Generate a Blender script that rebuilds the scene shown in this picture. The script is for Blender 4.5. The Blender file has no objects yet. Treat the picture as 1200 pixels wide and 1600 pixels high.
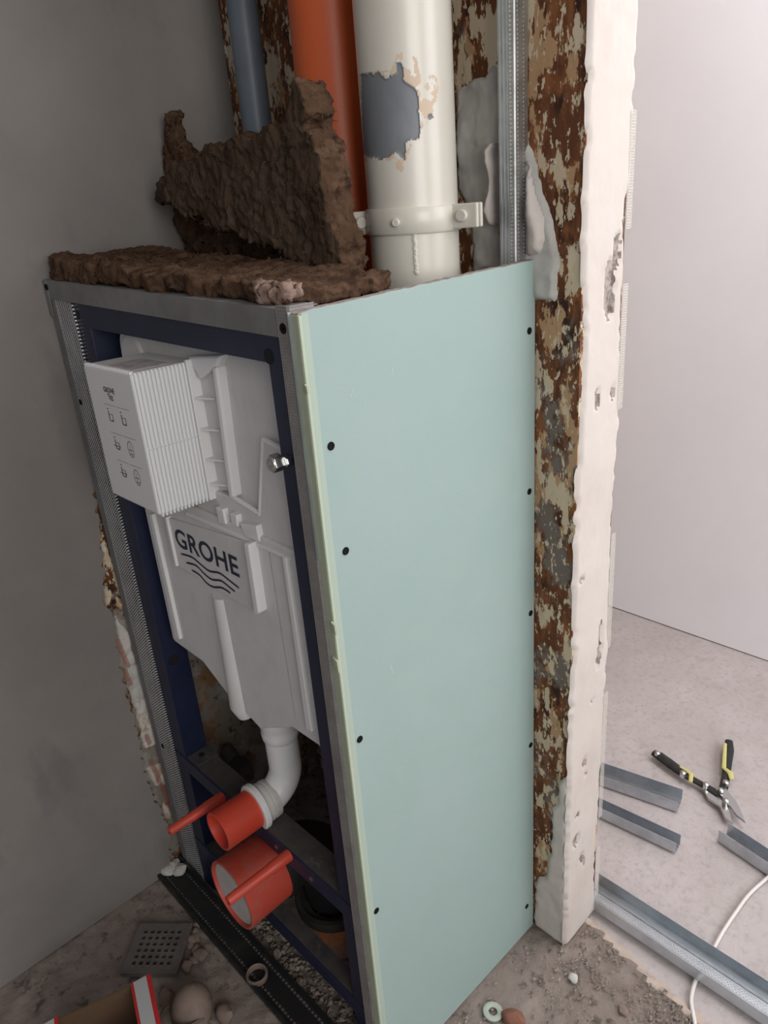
import bpy, bmesh, math, random
import numpy as np
from mathutils import Vector, noise

random.seed(7)
rng = np.random.default_rng(7)
S = bpy.context.scene

# ------------------------------------------------------------------ camera
CAM = np.array([1.2194, -.4456, 1.2868]); YAW, PITCH, ROLL, FPX = -.834, -.3893, -.0805, 1150.86
_cy, _sy = math.cos(YAW), math.sin(YAW)
FWD = np.array([_sy*math.cos(PITCH), _cy*math.cos(PITCH), math.sin(PITCH)])
_r = np.array([_cy, -_sy, 0.]); _u = np.cross(_r, FWD)
RT = math.cos(ROLL)*_r + math.sin(ROLL)*_u
UP = -math.sin(ROLL)*_r + math.cos(ROLL)*_u
cd = bpy.data.cameras.new('camera'); co = bpy.data.objects.new('camera', cd)
S.collection.objects.link(co); S.camera = co
cd.sensor_fit = 'VERTICAL'; cd.sensor_height = 36; cd.lens = FPX/1600*36; cd.clip_start = .01
from mathutils import Matrix
co.matrix_world = Matrix(((RT[0], UP[0], -FWD[0], CAM[0]), (RT[1], UP[1], -FWD[1], CAM[1]),
                          (RT[2], UP[2], -FWD[2], CAM[2]), (0, 0, 0, 1)))

# ------------------------------------------------------------------ world, light, exposure
W = bpy.data.worlds.new('world'); S.world = W; W.use_nodes = True
bg = W.node_tree.nodes['Background']; bg.inputs[0].default_value = (.80, .86, 1, 1); bg.inputs[1].default_value = .29

def area(name, loc, target, sx, sy, power, col):
    L = bpy.data.lights.new(name, 'AREA'); L.shape = 'RECTANGLE'; L.size = sx; L.size_y = sy
    L.energy = power; L.color = col
    o = bpy.data.objects.new(name, L); S.collection.objects.link(o); o.location = loc
    o.rotation_euler = (Vector(target)-Vector(loc)).to_track_quat('-Z', 'Y').to_euler(); return o
area('front_window_daylight', (3.1, -.85, 1.65), (.3, .1, .8), 1.3, 1.5, 33, (1, .985, .96))
area('far_room_window_daylight', (2.35, .95, 1.75), (.45, 1.15, .6), 1.0, 1.4, 20, (.97, .97, 1))
area('far_room_overhead_fill', (1.1, .98, 2.56), (1.0, 1.05, 0), .7, .7, 17.5, (.98, .97, 1))  # unseen fill, added to brighten the far wall and floor
S.view_settings.view_transform = 'Standard'; S.view_settings.look = 'None'
S.view_settings.exposure = .12; S.view_settings.gamma = 1; S.view_settings.use_curve_mapping = False

# ------------------------------------------------------------------ helpers
def at(px, ax, val):
    """photo pixel -> point of the plane (x, y or z = val) it shows"""
    d = FWD + RT*(px[0]-600)/FPX - UP*(px[1]-800)/FPX
    return CAM + (val-CAM[ax])/d[ax]*d
def crop(k, pts):
    return [(k[0]+x/k[2], k[1]+y/k[2]) for x, y in pts]
K3 = (80, 440, 3.0); K4 = (100, 750, 2.4); K8 = (230, 780, 3.81); K7 = (800, 1100, 3.0)

def mat(name, col, rough=.6, metal=0, layers=(), bump=None, spec=.5, bump2=None, alpha=None):
    m = bpy.data.materials.new(name); m.use_nodes = True; nt = m.node_tree; N = nt.nodes; L = nt.links
    b = N['Principled BSDF']; b.inputs['Roughness'].default_value = rough; b.inputs['Metallic'].default_value = metal
    b.inputs['Specular IOR Level'].default_value = spec
    tc = N.new('ShaderNodeTexCoord')
    def coord(st):
        mp = N.new('ShaderNodeMapping'); mp.inputs['Scale'].default_value = st; L.new(tc.outputs['Object'], mp.inputs[0]); return mp.outputs[0]
    cur = None
    for i, (sc, c, lo, hi, st, det) in enumerate(layers):
        n = N.new('ShaderNodeTexNoise'); n.inputs['Scale'].default_value = sc; n.inputs['Detail'].default_value = det
        n.inputs['Roughness'].default_value = .62
        mp = N.new('ShaderNodeMapping'); mp.inputs['Scale'].default_value = st; mp.inputs['Location'].default_value = (i*3.7, i*1.3, i*5.1)
        L.new(tc.outputs['Object'], mp.inputs[0]); L.new(mp.outputs[0], n.inputs['Vector'])
        r = N.new('ShaderNodeMapRange'); r.inputs[1].default_value = lo; r.inputs[2].default_value = hi; L.new(n.outputs[0], r.inputs[0])
        mx = N.new('ShaderNodeMix'); mx.data_type = 'RGBA'; L.new(r.outputs[0], mx.inputs[0])
        if cur is None: mx.inputs[6].default_value = (*col, 1)
        else: L.new(cur, mx.inputs[6])
        mx.inputs[7].default_value = (*c, 1); cur = mx.outputs[2]
    if cur is None: b.inputs['Base Color'].default_value = (*col, 1)
    else: L.new(cur, b.inputs['Base Color'])
    prev = None
    for bp in (bump, bump2):
        if not bp: continue
        kind, sc, stg, st = bp
        if kind == 'noise':
            n = N.new('ShaderNodeTexNoise'); n.inputs['Scale'].default_value = sc; n.inputs['Detail'].default_value = 6
        else:
            n = N.new('ShaderNodeTexVoronoi'); n.inputs['Scale'].default_value = sc; n.inputs['Randomness'].default_value = 0
        L.new(coord(st), n.inputs['Vector'])
        bm_ = N.new('ShaderNodeBump'); bm_.inputs['Strength'].default_value = stg; bm_.inputs['Distance'].default_value = .002
        L.new(n.outputs[0], bm_.inputs['Height'])
        if prev: L.new(prev, bm_.inputs['Normal'])
        prev = bm_.outputs[0]
    if prev: L.new(prev, b.inputs['Normal'])
    return m
I3 = (1, 1, 1)
M = {}
M['cement'] = mat('grey_plaster', (.20, .181, .165), .9, 0, [(2.2, (.26, .237, .215), .35, .7, I3, 5), (9, (.15, .135, .13), .55, .8, (1, 1, .5), 6)], ('noise', 90, .35, I3), .2, ('noise', 7, .25, I3))
M['rust'] = mat('rusty_wall', (.115, .042, .018), .75, 0, [
    (38, (.23, .088, .032), .46, .60, (1, 1, .4), 9), (30, (.035, .014, .009), .54, .64, (1, 1, .4), 8),
    (13, (.16, .13, .11), .56, .62, (1, 1, .8), 7),
    (32, (.42, .26, .14), .560, .575, (1, 1, .45), 10), (52, (.55, .45, .31), .550, .565, (1, 1, .38), 10), (120, (.56, .47, .33), .585, .60, (1, 1, .5), 8), (15, (.58, .49, .36), .62, .635, (1, 1, .5), 10), (11, (.62, .58, .50), .67, .685, I3, 9)],
    ('noise', 60, 1.0, (1, 1, .5)), .25)
M['oldwall'] = mat('old_painted_wall', (.24, .21, .175), .85, 0, [(18, (.24, .14, .07), .50, .58, I3, 9), (34, (.13, .05, .02), .56, .60, (1, 1, .6), 9), (9, (.34, .31, .275), .54, .60, I3, 8), (17, (.03, .02, .015), .64, .68, I3, 8)], ('noise', 70, .8, I3), .2)
M['remnant'] = mat('white_ochre_plaster', (.56, .52, .47), .85, 0, [(30, (.46, .33, .21), .56, .62, I3, 8), (55, (.16, .07, .035), .66, .70, I3, 8)], ('noise', 90, .6, I3), .2)
M['pit'] = mat('dark_pit', (.40, .345, .31), .9, 0, [(60, (.14, .115, .10), .45, .6, I3, 6)], ('noise', 120, .8, I3), .1)
M['plaster'] = mat('cream_plaster', (.60, .545, .495), .85, 0, [(9, (.56, .49, .44), .48, .7, (1, 1, .5), 6), (26, (.50, .43, .38), .68, .74, (1, 1, .6), 6)], ('noise', 60, .35, I3), .25)
M['filler'] = mat('grey_white_filler', (.52, .50, .46), .85, 0, [(14, (.40, .38, .35), .45, .7, I3, 5)], ('noise', 50, .4, I3), .25)
M['white_wall'] = mat('white_wall', (.90, .88, .90), .9, 0, [(3, (.87, .845, .87), .4, .7, I3, 4)], ('noise', 120, .15, I3), .2)
M['ceil'] = mat('ceiling_paint', (.6, .58, .56), .9)
M['screed'] = mat('dusty_screed', (.235, .192, .165), .95, 0, [(16, (.27, .225, .195), .45, .65, I3, 8), (34, (.10, .08, .068), .58, .68, I3, 8), (60, (.38, .34, .30), .68, .74, I3, 5)], ('noise', 120, .8, I3), .15, ('noise', 30, .7, I3))
M['concrete'] = mat('pale_concrete', (.46, .41, .395), .9, 0, [(5, (.52, .468, .455), .4, .65, I3, 7), (70, (.40, .355, .34), .5, .72, I3, 8), (18, (.41, .365, .35), .60, .75, I3, 8)], ('noise', 150, .7, I3), .2, ('noise', 25, .45, I3))
M['screed_edge'] = mat('pinkish_screed_edge', (.50, .41, .35), .9, 0, [(40, (.36, .29, .25), .5, .7, I3, 6)], ('noise', 80, .7, I3), .2)
M['board'] = mat('green_board_paper', (.295, .385, .358), .8, 0, [(5, (.315, .40, .375), .35, .65, I3, 4), (24, (.315, .395, .36), .55, .75, I3, 6)], ('noise', 300, .08, I3), .3)
M['board_edge'] = mat('cream_green_board_edge', (.36, .39, .28), .8, 0, [(20, (.31, .35, .26), .4, .7, I3, 5)], ('noise', 120, .2, I3), .3)
M['board_wrap'] = mat('cream_board_wrap', (.41, .465, .35), .8)
M['board_fade'] = mat('faded_green_board_paper', (.36, .435, .365), .8)
M['board_scuff'] = mat('pale_scuff', (.42, .50, .46), .85)
M['gypsum'] = mat('pink_gypsum_core', (.36, .305, .285), .95, 0, [(60, (.28, .235, .215), .45, .65, I3, 6)], ('noise', 200, .9, I3), .1)
M['galv'] = mat('galvanised_steel', (.42, .42, .41), .42, .85, [(30, (.30, .30, .29), .42, .66, I3, 6)], ('noise', 90, .12, I3))
M['galv_blue'] = mat('new_galvanised_steel', (.58, .62, .66), .34, .9, [(20, (.46, .50, .54), .42, .66, (1, 4, 1), 5)], ('noise', 60, .08, I3))
M['knurl'] = mat('knurled_galvanised_steel', (.95, .95, .95), .40, .55, [(25, (.75, .75, .75), .42, .66, I3, 5)], ('vor', 330, 1.0, I3))
def add_knurl(m, per, dark, ang=38):  # knurl relief, with the shade of its hollows also painted into the colour
    nt = m.node_tree; N = nt.nodes; L = nt.links; b = N['Principled BSDF']
    tc = N.new('ShaderNodeTexCoord'); prod = None
    for a_ in (ang, -ang):
        mp = N.new('ShaderNodeMapping'); mp.inputs['Rotation'].default_value = (0, math.radians(a_), 0); L.new(tc.outputs['Object'], mp.inputs[0])
        sp = N.new('ShaderNodeSeparateXYZ'); L.new(mp.outputs[0], sp.inputs[0])
        mu = N.new('ShaderNodeMath'); mu.operation = 'MULTIPLY'; L.new(sp.outputs['Z'], mu.inputs[0]); mu.inputs[1].default_value = 2*math.pi/per
        si = N.new('ShaderNodeMath'); si.operation = 'SINE'; L.new(mu.outputs[0], si.inputs[0])
        if prod is None: prod = si.outputs[0]
        else:
            ad = N.new('ShaderNodeMath'); ad.operation = 'ADD'; L.new(prod, ad.inputs[0]); L.new(si.outputs[0], ad.inputs[1]); prod = ad.outputs[0]
    r = N.new('ShaderNodeMapRange'); r.inputs[1].default_value = -.9; r.inputs[2].default_value = .9; L.new(prod, r.inputs[0])
    bp = N.new('ShaderNodeBump'); bp.inputs['Strength'].default_value = 1; bp.inputs['Distance'].default_value = .0016; L.new(r.outputs[0], bp.inputs['Height']); L.new(bp.outputs[0], b.inputs['Normal'])
    src = b.inputs['Base Color'].links[0].from_socket; mx = N.new('ShaderNodeMix'); mx.data_type = 'RGBA'; L.new(r.outputs[0], mx.inputs[0]); mx.inputs[6].default_value = (*dark, 1); L.new(src, mx.inputs[7]); L.new(mx.outputs[2], b.inputs['Base Color'])
add_knurl(M['knurl'], .0044, (.035, .035, .04))
M['dust_metal'] = mat('dusty_galvanised_steel', (.27, .255, .24), .75, .35, [(25, (.21, .195, .185), .42, .66, I3, 5)], ('vor', 300, .8, I3))
M['track_dust'] = mat('dull_galvanised_track', (.25, .245, .235), .65, .5, [(14, (.19, .185, .18), .42, .66, I3, 6)], ('noise', 80, .1, I3))
M['navy'] = mat('navy_powder_coat', (.008, .012, .036), .45, 0, [(18, (.012, .017, .046), .4, .65, I3, 6)], ('noise', 200, .06, I3))
M['navy_dust'] = mat('dust_on_navy_steel', (.075, .066, .060), .9, 0, [(22, (.045, .042, .05), .45, .65, I3, 7), (60, (.12, .105, .095), .6, .7, I3, 6)], ('noise', 160, .4, I3), .2)
M['tank'] = mat('white_polystyrene_shell', (.62, .60, .58), .6, 0, [(30, (.57, .55, .525), .45, .7, (1, 1, .6), 6)], ('noise', 220, .08, I3), .35)
M['tank_hi'] = mat('white_plastic', (.70, .69, .675), .42, 0, (), ('noise', 150, .03, I3))
M['ribs'] = mat('white_ribbed_plastic', (.80, .805, .805), .4)
M['print'] = mat('navy_print', (.012, .018, .045), .5)
M['print_shade_grey'] = mat('grey_print_and_shade', (.075, .072, .07), .7)
M['label'] = mat('faded_printed_label', (.50, .46, .45), .7, 0, [(60, (.36, .33, .33), .5, .6, (1, 1, 1), 4)])
M['pvc'] = mat('white_pvc_pipe', (.72, .72, .70), .32, 0, [(12, (.65, .64, .62), .5, .7, I3, 5)])
M['pvc_dull'] = mat('dusty_white_pvc', (.58, .55, .52), .55, 0, [(40, (.48, .44, .41), .45, .7, I3, 5)])
M['red'] = mat('red_plastic', (.56, .055, .028), .42, 0, [(12, (.44, .075, .05), .5, .75, I3, 6)], ('noise', 150, .05, I3))
M['red_dust'] = mat('dusty_red_plastic', (.50, .06, .035), .6, 0, [(25, (.40, .12, .085), .45, .7, I3, 7)], ('noise', 150, .1, I3))
M['foam_disc'] = mat('grey_white_disc', (.48, .45, .43), .8, 0, [(30, (.42, .39, .37), .45, .7, I3, 5)])
M['black'] = mat('black_plastic', (.014, .014, .014), .5, 0, [(30, (.03, .028, .026), .5, .75, I3, 6)])
M['black_dust'] = mat('dusty_black_rubber', (.055, .05, .045), .8, 0, [(30, (.03, .028, .025), .45, .7, I3, 6)])
M['dark'] = mat('black_hole', (.004, .004, .004), .9)
M['bolt'] = mat('zinc_bolt', (.62, .62, .60), .28, 1)
M['screw'] = mat('black_phosphate_screw', (.008, .008, .008), .8, 0, spec=.12)
M['orange'] = mat('orange_sewer_pipe', (.55, .10, .022), .42, 0, [(4, (.50, .085, .02), .4, .7, I3, 3)])
M['orange_dirty'] = mat('dirty_orange_pipe', (.62, .20, .07), .7, 0, [(30, (.30, .17, .11), .48, .6, (1, 1, .5), 7)])
M['grey_pipe'] = mat('blue_grey_pipe', (.12, .145, .17), .45, 0, [(30, (.10, .12, .14), .4, .7, I3, 5)])
M['pipe_paint'] = mat('cream_gloss_paint', (.65, .615, .535), .28, 0, [(4, (.61, .57, .48), .4, .7, I3, 4), (60, (.42, .36, .28), .76, .78, I3, 4)], ('noise', 18, .25, (1, 1, .6)))
M['pipe_grey'] = mat('bare_grey_pipe', (.175, .185, .195), .55, 0, [(30, (.22, .23, .235), .45, .7, (1, 1, .4), 6)], ('noise', 60, .2, I3))
M['pipe_under'] = mat('beige_undercoat', (.60, .46, .33), .5, 0, (), ('noise', 60, .15, I3))
M['wool'] = mat('brown_mineral_wool', (.072, .041, .025), 1, 0, [(30, (.105, .063, .040), .42, .62, (1, 1, 1), 9), (55, (.04, .022, .015), .52, .66, (1, 1, 1), 8)], ('noise', 170, 1, I3), .05, ('noise', 45, 1, I3))
M['wool_face'] = mat('felted_mineral_wool', (.066, .044, .029), 1, 0, [(22, (.092, .063, .043), .42, .62, (1, 1, .35), 9), (60, (.045, .028, .02), .54, .68, (1, 1, .3), 8)], ('noise', 260, .9, (1, 1, .3)), .05, ('noise', 50, .8, I3))
M['tuft'] = mat('pale_wool_tuft', (.26, .18, .145), 1, 0, [(50, (.16, .10, .075), .45, .62, I3, 8)], ('noise', 200, 1, I3), .05)
M['fibre'] = mat('wool_fibre', (.12, .078, .052), 1, spec=.05)
M['cardboard'] = mat('brown_cardboard', (.11, .06, .03), .85, 0, [(10, (.09, .05, .026), .4, .7, I3, 4)], ('noise', 120, .1, I3))
M['paper_white'] = mat('white_print_panel', (.42, .41, .41), .6)
M['paper_red'] = mat('red_print_panel', (.42, .02, .018), .55)
M['steel_dull'] = mat('dull_steel_grate', (.20, .18, .165), .55, .45, [(25, (.14, .12, .11), .45, .7, I3, 6)], ('noise', 120, .15, I3))
M['clay'] = mat('dusty_pink_brown_crock', (.22, .16, .13), .8, 0, [(22, (.14, .10, .08), .42, .66, I3, 7)], ('noise', 60, .5, I3))
M['stone'] = mat('grey_stone_chip', (.29, .245, .205), .9, 0, [(60, (.14, .115, .095), .48, .56, I3, 4)], ('noise', 120, .5, I3))
M['yellow'] = mat('yellow_plastic', (.62, .57, .20), .45)
M['blade'] = mat('polished_steel', (.6, .6, .6), .25, 1)
M['cable'] = mat('white_cable_sheath', (.72, .68, .64), .5)
M['scrim_white'] = mat('white_mesh_tape', (.66, .62, .54), .8)
M['scrim_red'] = mat('red_mesh_fibre', (.36, .10, .06), .8)
M['washer'] = mat('greenish_plastic_washer', (.38, .42, .35), .7)
M['rust_lump'] = mat('rust_red_clay', (.23, .10, .065), .95, 0, [(40, (.15, .07, .045), .45, .65, I3, 6)], ('noise', 90, .7, I3))

class B:
    def __init__(s): s.v = []; s.f = []; s.m = []
    def add(s, vs, fs, mi=0):
        n = len(s.v); s.v += [tuple(map(float, p)) for p in vs]
        s.f += [tuple(i+n for i in f) for f in fs]; s.m += [mi]*len(fs); return s
    def box(s, x0, x1, y0, y1, z0, z1, mi=0):
        return s.add([(x, y, z) for x in (x0, x1) for y in (y0, y1) for z in (z0, z1)],
                     [(0, 1, 3, 2), (4, 6, 7, 5), (0, 4, 5, 1), (2, 3, 7, 6), (0, 2, 6, 4), (1, 5, 7, 3)], mi)
    def prism(s, poly, ax, a0, a1, mi=0):
        """polygon in the two other axes (in order) extruded along ax"""
        def P(u, v, a):
            return (a, u, v) if ax == 0 else (u, a, v) if ax == 1 else (u, v, a)
        n = len(poly)
        vs = [P(u, v, a0) for u, v in poly]+[P(u, v, a1) for u, v in poly]
        return s.add(vs, [tuple(range(n)), tuple(range(2*n-1, n-1, -1))]+[(i, i+n, (i+1) % n+n, (i+1) % n) for i in range(n)], mi)
    def lathe(s, p0, d, prof, n=32, mi=0, close=False):
        """rings (distance along d, radius)"""
        d = Vector(d).normalized(); a = d.orthogonal().normalized(); b = d.cross(a); p0 = Vector(p0)
        vs = []
        for t, r in prof:
            for k in range(n):
                q = 2*math.pi*k/n; vs.append(p0+d*t+a*(r*math.cos(q))+b*(r*math.sin(q)))
        fs = [(i*n+k, i*n+(k+1) % n, (i+1)*n+(k+1) % n, (i+1)*n+k) for i in range(len(prof)-1) for k in range(n)]
        return s.add(vs, fs, mi)
    def cyl(s, p0, p1, r, n=24, mi=0, r1=None):
        d = Vector(p1)-Vector(p0); L = d.length
        return s.lathe(p0, d, [(0, 1e-5), (0, r), (L, r if r1 is None else r1), (L, 1e-5)], n, mi)
    def tube(s, path, r, n=12, mi=0, caps=True):
        P = [Vector(p) for p in path]; rs = r if hasattr(r, '__len__') else [r]*len(P)
        vs = []; a = None
        for i, p in enumerate(P):
            t = (P[min(i+1, len(P)-1)]-P[max(i-1, 0)]).normalized()
            a = t.orthogonal().normalized() if a is None else (a-t*a.dot(t)).normalized()
            b = t.cross(a)
            for k in range(n):
                q = 2*math.pi*k/n; vs.append(p+a*(rs[i]*math.cos(q))+b*(rs[i]*math.sin(q)))
        fs = [(i*n+k, i*n+(k+1) % n, (i+1)*n+(k+1) % n, (i+1)*n+k) for i in range(len(P)-1) for k in range(n)]
        if caps: fs += [tuple(range(n-1, -1, -1)), tuple(range((len(P)-1)*n, len(P)*n))]
        return s.add(vs, fs, mi)
    def build(s, name, mats, parent=None, bevel=0, smooth=False, origin=None, seg=2):
        if not isinstance(mats, (list, tuple)): mats = [mats]
        V_ = np.array(s.v)
        if parent is not None:
            o0 = np.zeros(3); q = parent
            while q is not None: o0 += np.array(q.location); q = q.parent
        elif origin is not None: o0 = np.array(origin, float)
        else: o0 = np.array([(V_[:, 0].min()+V_[:, 0].max())/2, (V_[:, 1].min()+V_[:, 1].max())/2, V_[:, 2].min()])
        me = bpy.data.meshes.new(name); me.from_pydata((V_-o0).tolist(), [], s.f)
        for m in mats: me.materials.append(M[m] if isinstance(m, str) else m)
        me.polygons.foreach_set('material_index', s.m)
        bm = bmesh.new(); bm.from_mesh(me); bmesh.ops.recalc_face_normals(bm, faces=bm.faces); bm.to_mesh(me); bm.free()
        o = bpy.data.objects.new(name, me); S.collection.objects.link(o)
        if parent is not None: o.parent = parent
        else: o.location = o0
        if smooth:
            me.polygons.foreach_set('use_smooth', [True]*len(me.polygons))
            if smooth != 'all': me.set_sharp_from_angle(angle=math.radians(40))
        if bevel:
            md = o.modifiers.new('bevel', 'BEVEL'); md.width = bevel; md.segments = seg; md.limit_method = 'ANGLE'; md.angle_limit = math.radians(35)
            md.harden_normals = False
        return o

def thing(name, loc, label, cat, group=None):
    o = bpy.data.objects.new(name, None); o.empty_display_size = .05; S.collection.objects.link(o); o.location = loc
    return tag(o, label, cat, group)
def tag(o, label, cat, group=None):
    o['label'] = label; o['category'] = cat
    if group: o['group'] = group
    return o
def struct(o): o['kind'] = 'structure'; return o
def nz(p, sc, oct=4): return noise.fractal(Vector(p)*sc, 1.0, 2.0, oct)

def inside(poly, pts):
    x, y = pts[:, 0], pts[:, 1]; r = np.zeros(len(pts), bool); n = len(poly); j = n-1
    for i in range(n):
        xi, yi = poly[i]; xj, yj = poly[j]
        c = ((yi > y) != (yj > y)) & (x < (xj-xi)*(y-yi)/((yj-yi) or 1e-12)+xi); r ^= c; j = i
    return r
def edge_dist(poly, pts):
    best = np.full(len(pts), 9.); n = len(poly)
    for i in range(n):
        a = np.array(poly[i]); b = np.array(poly[(i+1) % n]); d = b-a
        t = np.clip(((pts-a)@d)/max(d@d, 1e-12), 0, 1); q = a+t[:, None]*d
        best = np.minimum(best, np.linalg.norm(pts-q, axis=1))
    return best
def cells(poly, h, jit, jf):
    poly = np.array(poly); lo = poly.min(0)-2*jit; hi = poly.max(0)+2*jit
    nu, nv = int((hi[0]-lo[0])/h)+2, int((hi[1]-lo[1])/h)+2
    gu, gv = np.meshgrid(lo[0]+h*np.arange(nu), lo[1]+h*np.arange(nv), indexing='ij')
    P = np.stack([gu.ravel(), gv.ravel()], 1)
    J = np.array([[nz((p[0], p[1], 1.7), jf, 3), nz((p[0], p[1], 9.3), jf, 3)] for p in P])*jit
    c = (P.reshape(nu, nv, 2)[:-1, :-1]+h/2).reshape(-1, 2)
    ins = inside(poly, c+J.reshape(nu, nv, 2)[:-1, :-1].reshape(-1, 2)).reshape(nu-1, nv-1)
    return P, ins, nu, nv
def pit_in(u, v, pu, pv, ru, rv):
    return ((u-pu)/ru)**2+((v-pv)/rv)**2 < 1+.5*nz((u, v, 6.6), 60, 3)
def patch(name, mats, poly, frame, h=.004, t=.004, taper=.006, amp=.002, nf=25, jit=.005, jf=60, parent=None, pits=()):
    """plaster-like raised patch: polygon (u, v) on the plane frame(u, v, height)"""
    P, ins, nu, nv = cells(poly, h, jit, jf)
    used = {}; vs = []; fs = []; ms = []
    cnt = np.zeros((nu, nv), int)
    for di in (0, 1):
        for dj in (0, 1): cnt[di:di+nu-1, dj:dj+nv-1] += ins
    D = edge_dist(poly, P).reshape(nu, nv)
    def vid(i, j):
        k = (i, j)
        if k not in used:
            u, v = P[i*nv+j]
            hh = -.001 if cnt[i, j] < 4 else t*min(1, .35+D[i, j]/taper)+amp*nz((u, v, 3.1), nf)
            if cnt[i, j] >= 4:
                hh = max(hh, .0006)
                for (pu, pv, ru, rv) in pits:
                    if pit_in(u, v, pu, pv, ru, rv): hh = .0005
            used[k] = len(vs); vs.append(frame(u, v, hh))
        return used[k]
    for i in range(nu-1):
        for j in range(nv-1):
            if ins[i, j]:
                fs.append((vid(i, j), vid(i+1, j), vid(i+1, j+1), vid(i, j+1)))
                ms.append(1 if any(pit_in(P[i*nv+j][0]+h/2, P[i*nv+j][1]+h/2, *p_) for p_ in pits) else 0)
    b = B(); b.v = [tuple(map(float, p)) for p in vs]; b.f = fs; b.m = ms
    o = b.build(name, mats, parent, smooth='all'); me = o.data; bm = bmesh.new(); bm.from_mesh(me)
    bv = [v for v in bm.verts if v.is_boundary]
    for _ in range(5):
        new = {}
        for v in bv:
            nb = [e.other_vert(v).co for e in v.link_edges if e.is_boundary]
            if nb: new[v] = v.co*.5+sum(nb, Vector())/len(nb)*.5
        for v, c_ in new.items(): v.co = c_
    bm.to_mesh(me); bm.free(); return o
def slab(name, mats, poly, frame, t0, t1, h=.006, amp=.006, nf=40, jit=.012, jf=45, parent=None, layers=5, amp2=.003, facemat=False):
    """thick rough slab of wool: polygon (u, v) between heights t0..t1"""
    P, ins, nu, nv = cells(poly, h, jit, jf)
    used = {}; vs = []; fs = []; ms = []
    def vid(i, j, k):
        q = (i, j, k)
        if q not in used:
            u, v = P[i*nv+j]; w = t0+(t1-t0)*k/layers
            used[q] = len(vs); vs.append(frame(u, v, w))
        return used[q]
    I = np.pad(ins, 1)
    for i in range(nu-1):
        for j in range(nv-1):
            if not ins[i, j]: continue
            for k, fl in ((0, 0), (layers, 1)):
                f = (vid(i, j, k), vid(i+1, j, k), vid(i+1, j+1, k), vid(i, j+1, k)); fs.append(f if fl else f[::-1]); ms.append(1 if (facemat and not fl) else 0)
            for di, dj, a, b_ in ((-1, 0, (i, j), (i, j+1)), (1, 0, (i+1, j+1), (i+1, j)), (0, -1, (i+1, j), (i, j)), (0, 1, (i, j+1), (i+1, j+1))):
                if not I[i+1+di, j+1+dj]:
                    for k in range(layers):
                        fs.append((vid(*a, k), vid(*b_, k), vid(*b_, k+1), vid(*a, k+1))); ms.append(0)
    bm = bmesh.new(); bvs = [bm.verts.new(p) for p in vs]
    for f in fs: bm.faces.new([bvs[i] for i in f])
    for _ in range(4): bmesh.ops.smooth_vert(bm, verts=bm.verts, factor=.5, use_axis_x=True, use_axis_y=True, use_axis_z=True)
    vs = []
    for q in bvs:
        p = q.co
        n1 = Vector((nz(p+Vector((3, 0, 0)), nf, 5), nz(p+Vector((0, 7, 0)), nf, 5), nz(p+Vector((0, 0, 11)), nf, 5)))
        n2 = Vector((nz(p, nf*5, 3), nz(p+Vector((5, 5, 5)), nf*5, 3), nz(p+Vector((9, 1, 4)), nf*5, 3)))
        vs.append(p+n1*amp+n2*amp2)
    bm.free()
    b = B(); b.v = [tuple(p) for p in vs]; b.f = fs; b.m = ms
    return b.build(name, mats, parent, smooth='all')
def fibres(parent, src, n, length=.012):
    me = src.data; o0 = np.array(src.location)
    q = src.parent
    while q is not None: o0 = o0+np.array(q.location); q = q.parent
    b = B(); ps = me.polygons
    for _ in range(n):
        p = ps[random.randrange(len(ps))]; c = Vector(p.center)+Vector(o0); d = (Vector(p.normal)+Vector((random.uniform(-1, 1), random.uniform(-1, 1), random.uniform(-1, 1)))*.9).normalized()
        L = length*random.uniform(.4, 1.3); w = d.orthogonal().normalized()*.00035
        e = c+d*L*.5+Vector((random.uniform(-1, 1), random.uniform(-1, 1), random.uniform(-1, 1)))*L*.15; g = c+d*L+Vector((0, 0, -L*.3))
        b.add([c-w, c+w, e+w, e-w, g], [(0, 1, 2, 3), (3, 2, 4)])
    o = b.build('loose_fibres', 'fibre', parent); o['kind'] = 'stuff'; return o
def ragged(pts, step, jit, seed=0):
    out = []
    for (a, b) in zip(pts[:-1], pts[1:]):
        a = np.array(a); b = np.array(b); n = max(1, int(np.linalg.norm(b-a)/step))
        for k in range(n): out.append(a+(b-a)*k/n)
    out.append(np.array(pts[-1]))
    return [(p[0]+jit*nz((p[0], p[1], seed), 70, 4), p[1]+jit*.6*nz((p[1], p[0], seed+4), 70, 4)) for p in out]
def chan(b, x0, x1, y0, y1, z0, z1, t=.0008, open_='up', mi=0):
    """U channel along x, opening up"""
    b.box(x0, x1, y0, y1, z0, z0+t, mi); b.box(x0, x1, y0, y0+t, z0+t, z1, mi); b.box(x0, x1, y1-t, y1, z0+t, z1, mi)

# ================================================================== SETTING
XW, XP = -.027, -.016           # bare left wall, its plaster skin
D = .393                        # back wall
wl = struct(B().box(-.2, XW, -2.2, 1.54, 0, 2.6).build('wall_left', 'oldwall'))
edge = [(a[1], a[2]) for a in (at(p, 0, XP) for p in [(262, 1345), (262, 1290), (232, 1225), (222, 1180), (210, 1120), (195, 1080), (185, 1010), (178, 965), (160, 940), (163, 890), (155, 830), (150, 770), (132, 660), (102, 560), (80, 450)])]
edge[0] = (edge[0][0], .0)
edge = ragged(edge, .004, .007)
B().prism([(-2.2, 0)]+edge+[(.012, 1.235), (D, 1.235), (D, 2.6), (-2.2, 2.6)], 0, XW, XP).build('plaster_skin', 'cement', wl)
def fx(u, v, h): return (XW+h, u, v)
def pxpoly(pts, ax, val):
    i, j = [k for k in range(3) if k != ax]
    return [(float(a[i]), float(a[j])) for a in (at(p, ax, val) for p in pts)]
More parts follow.
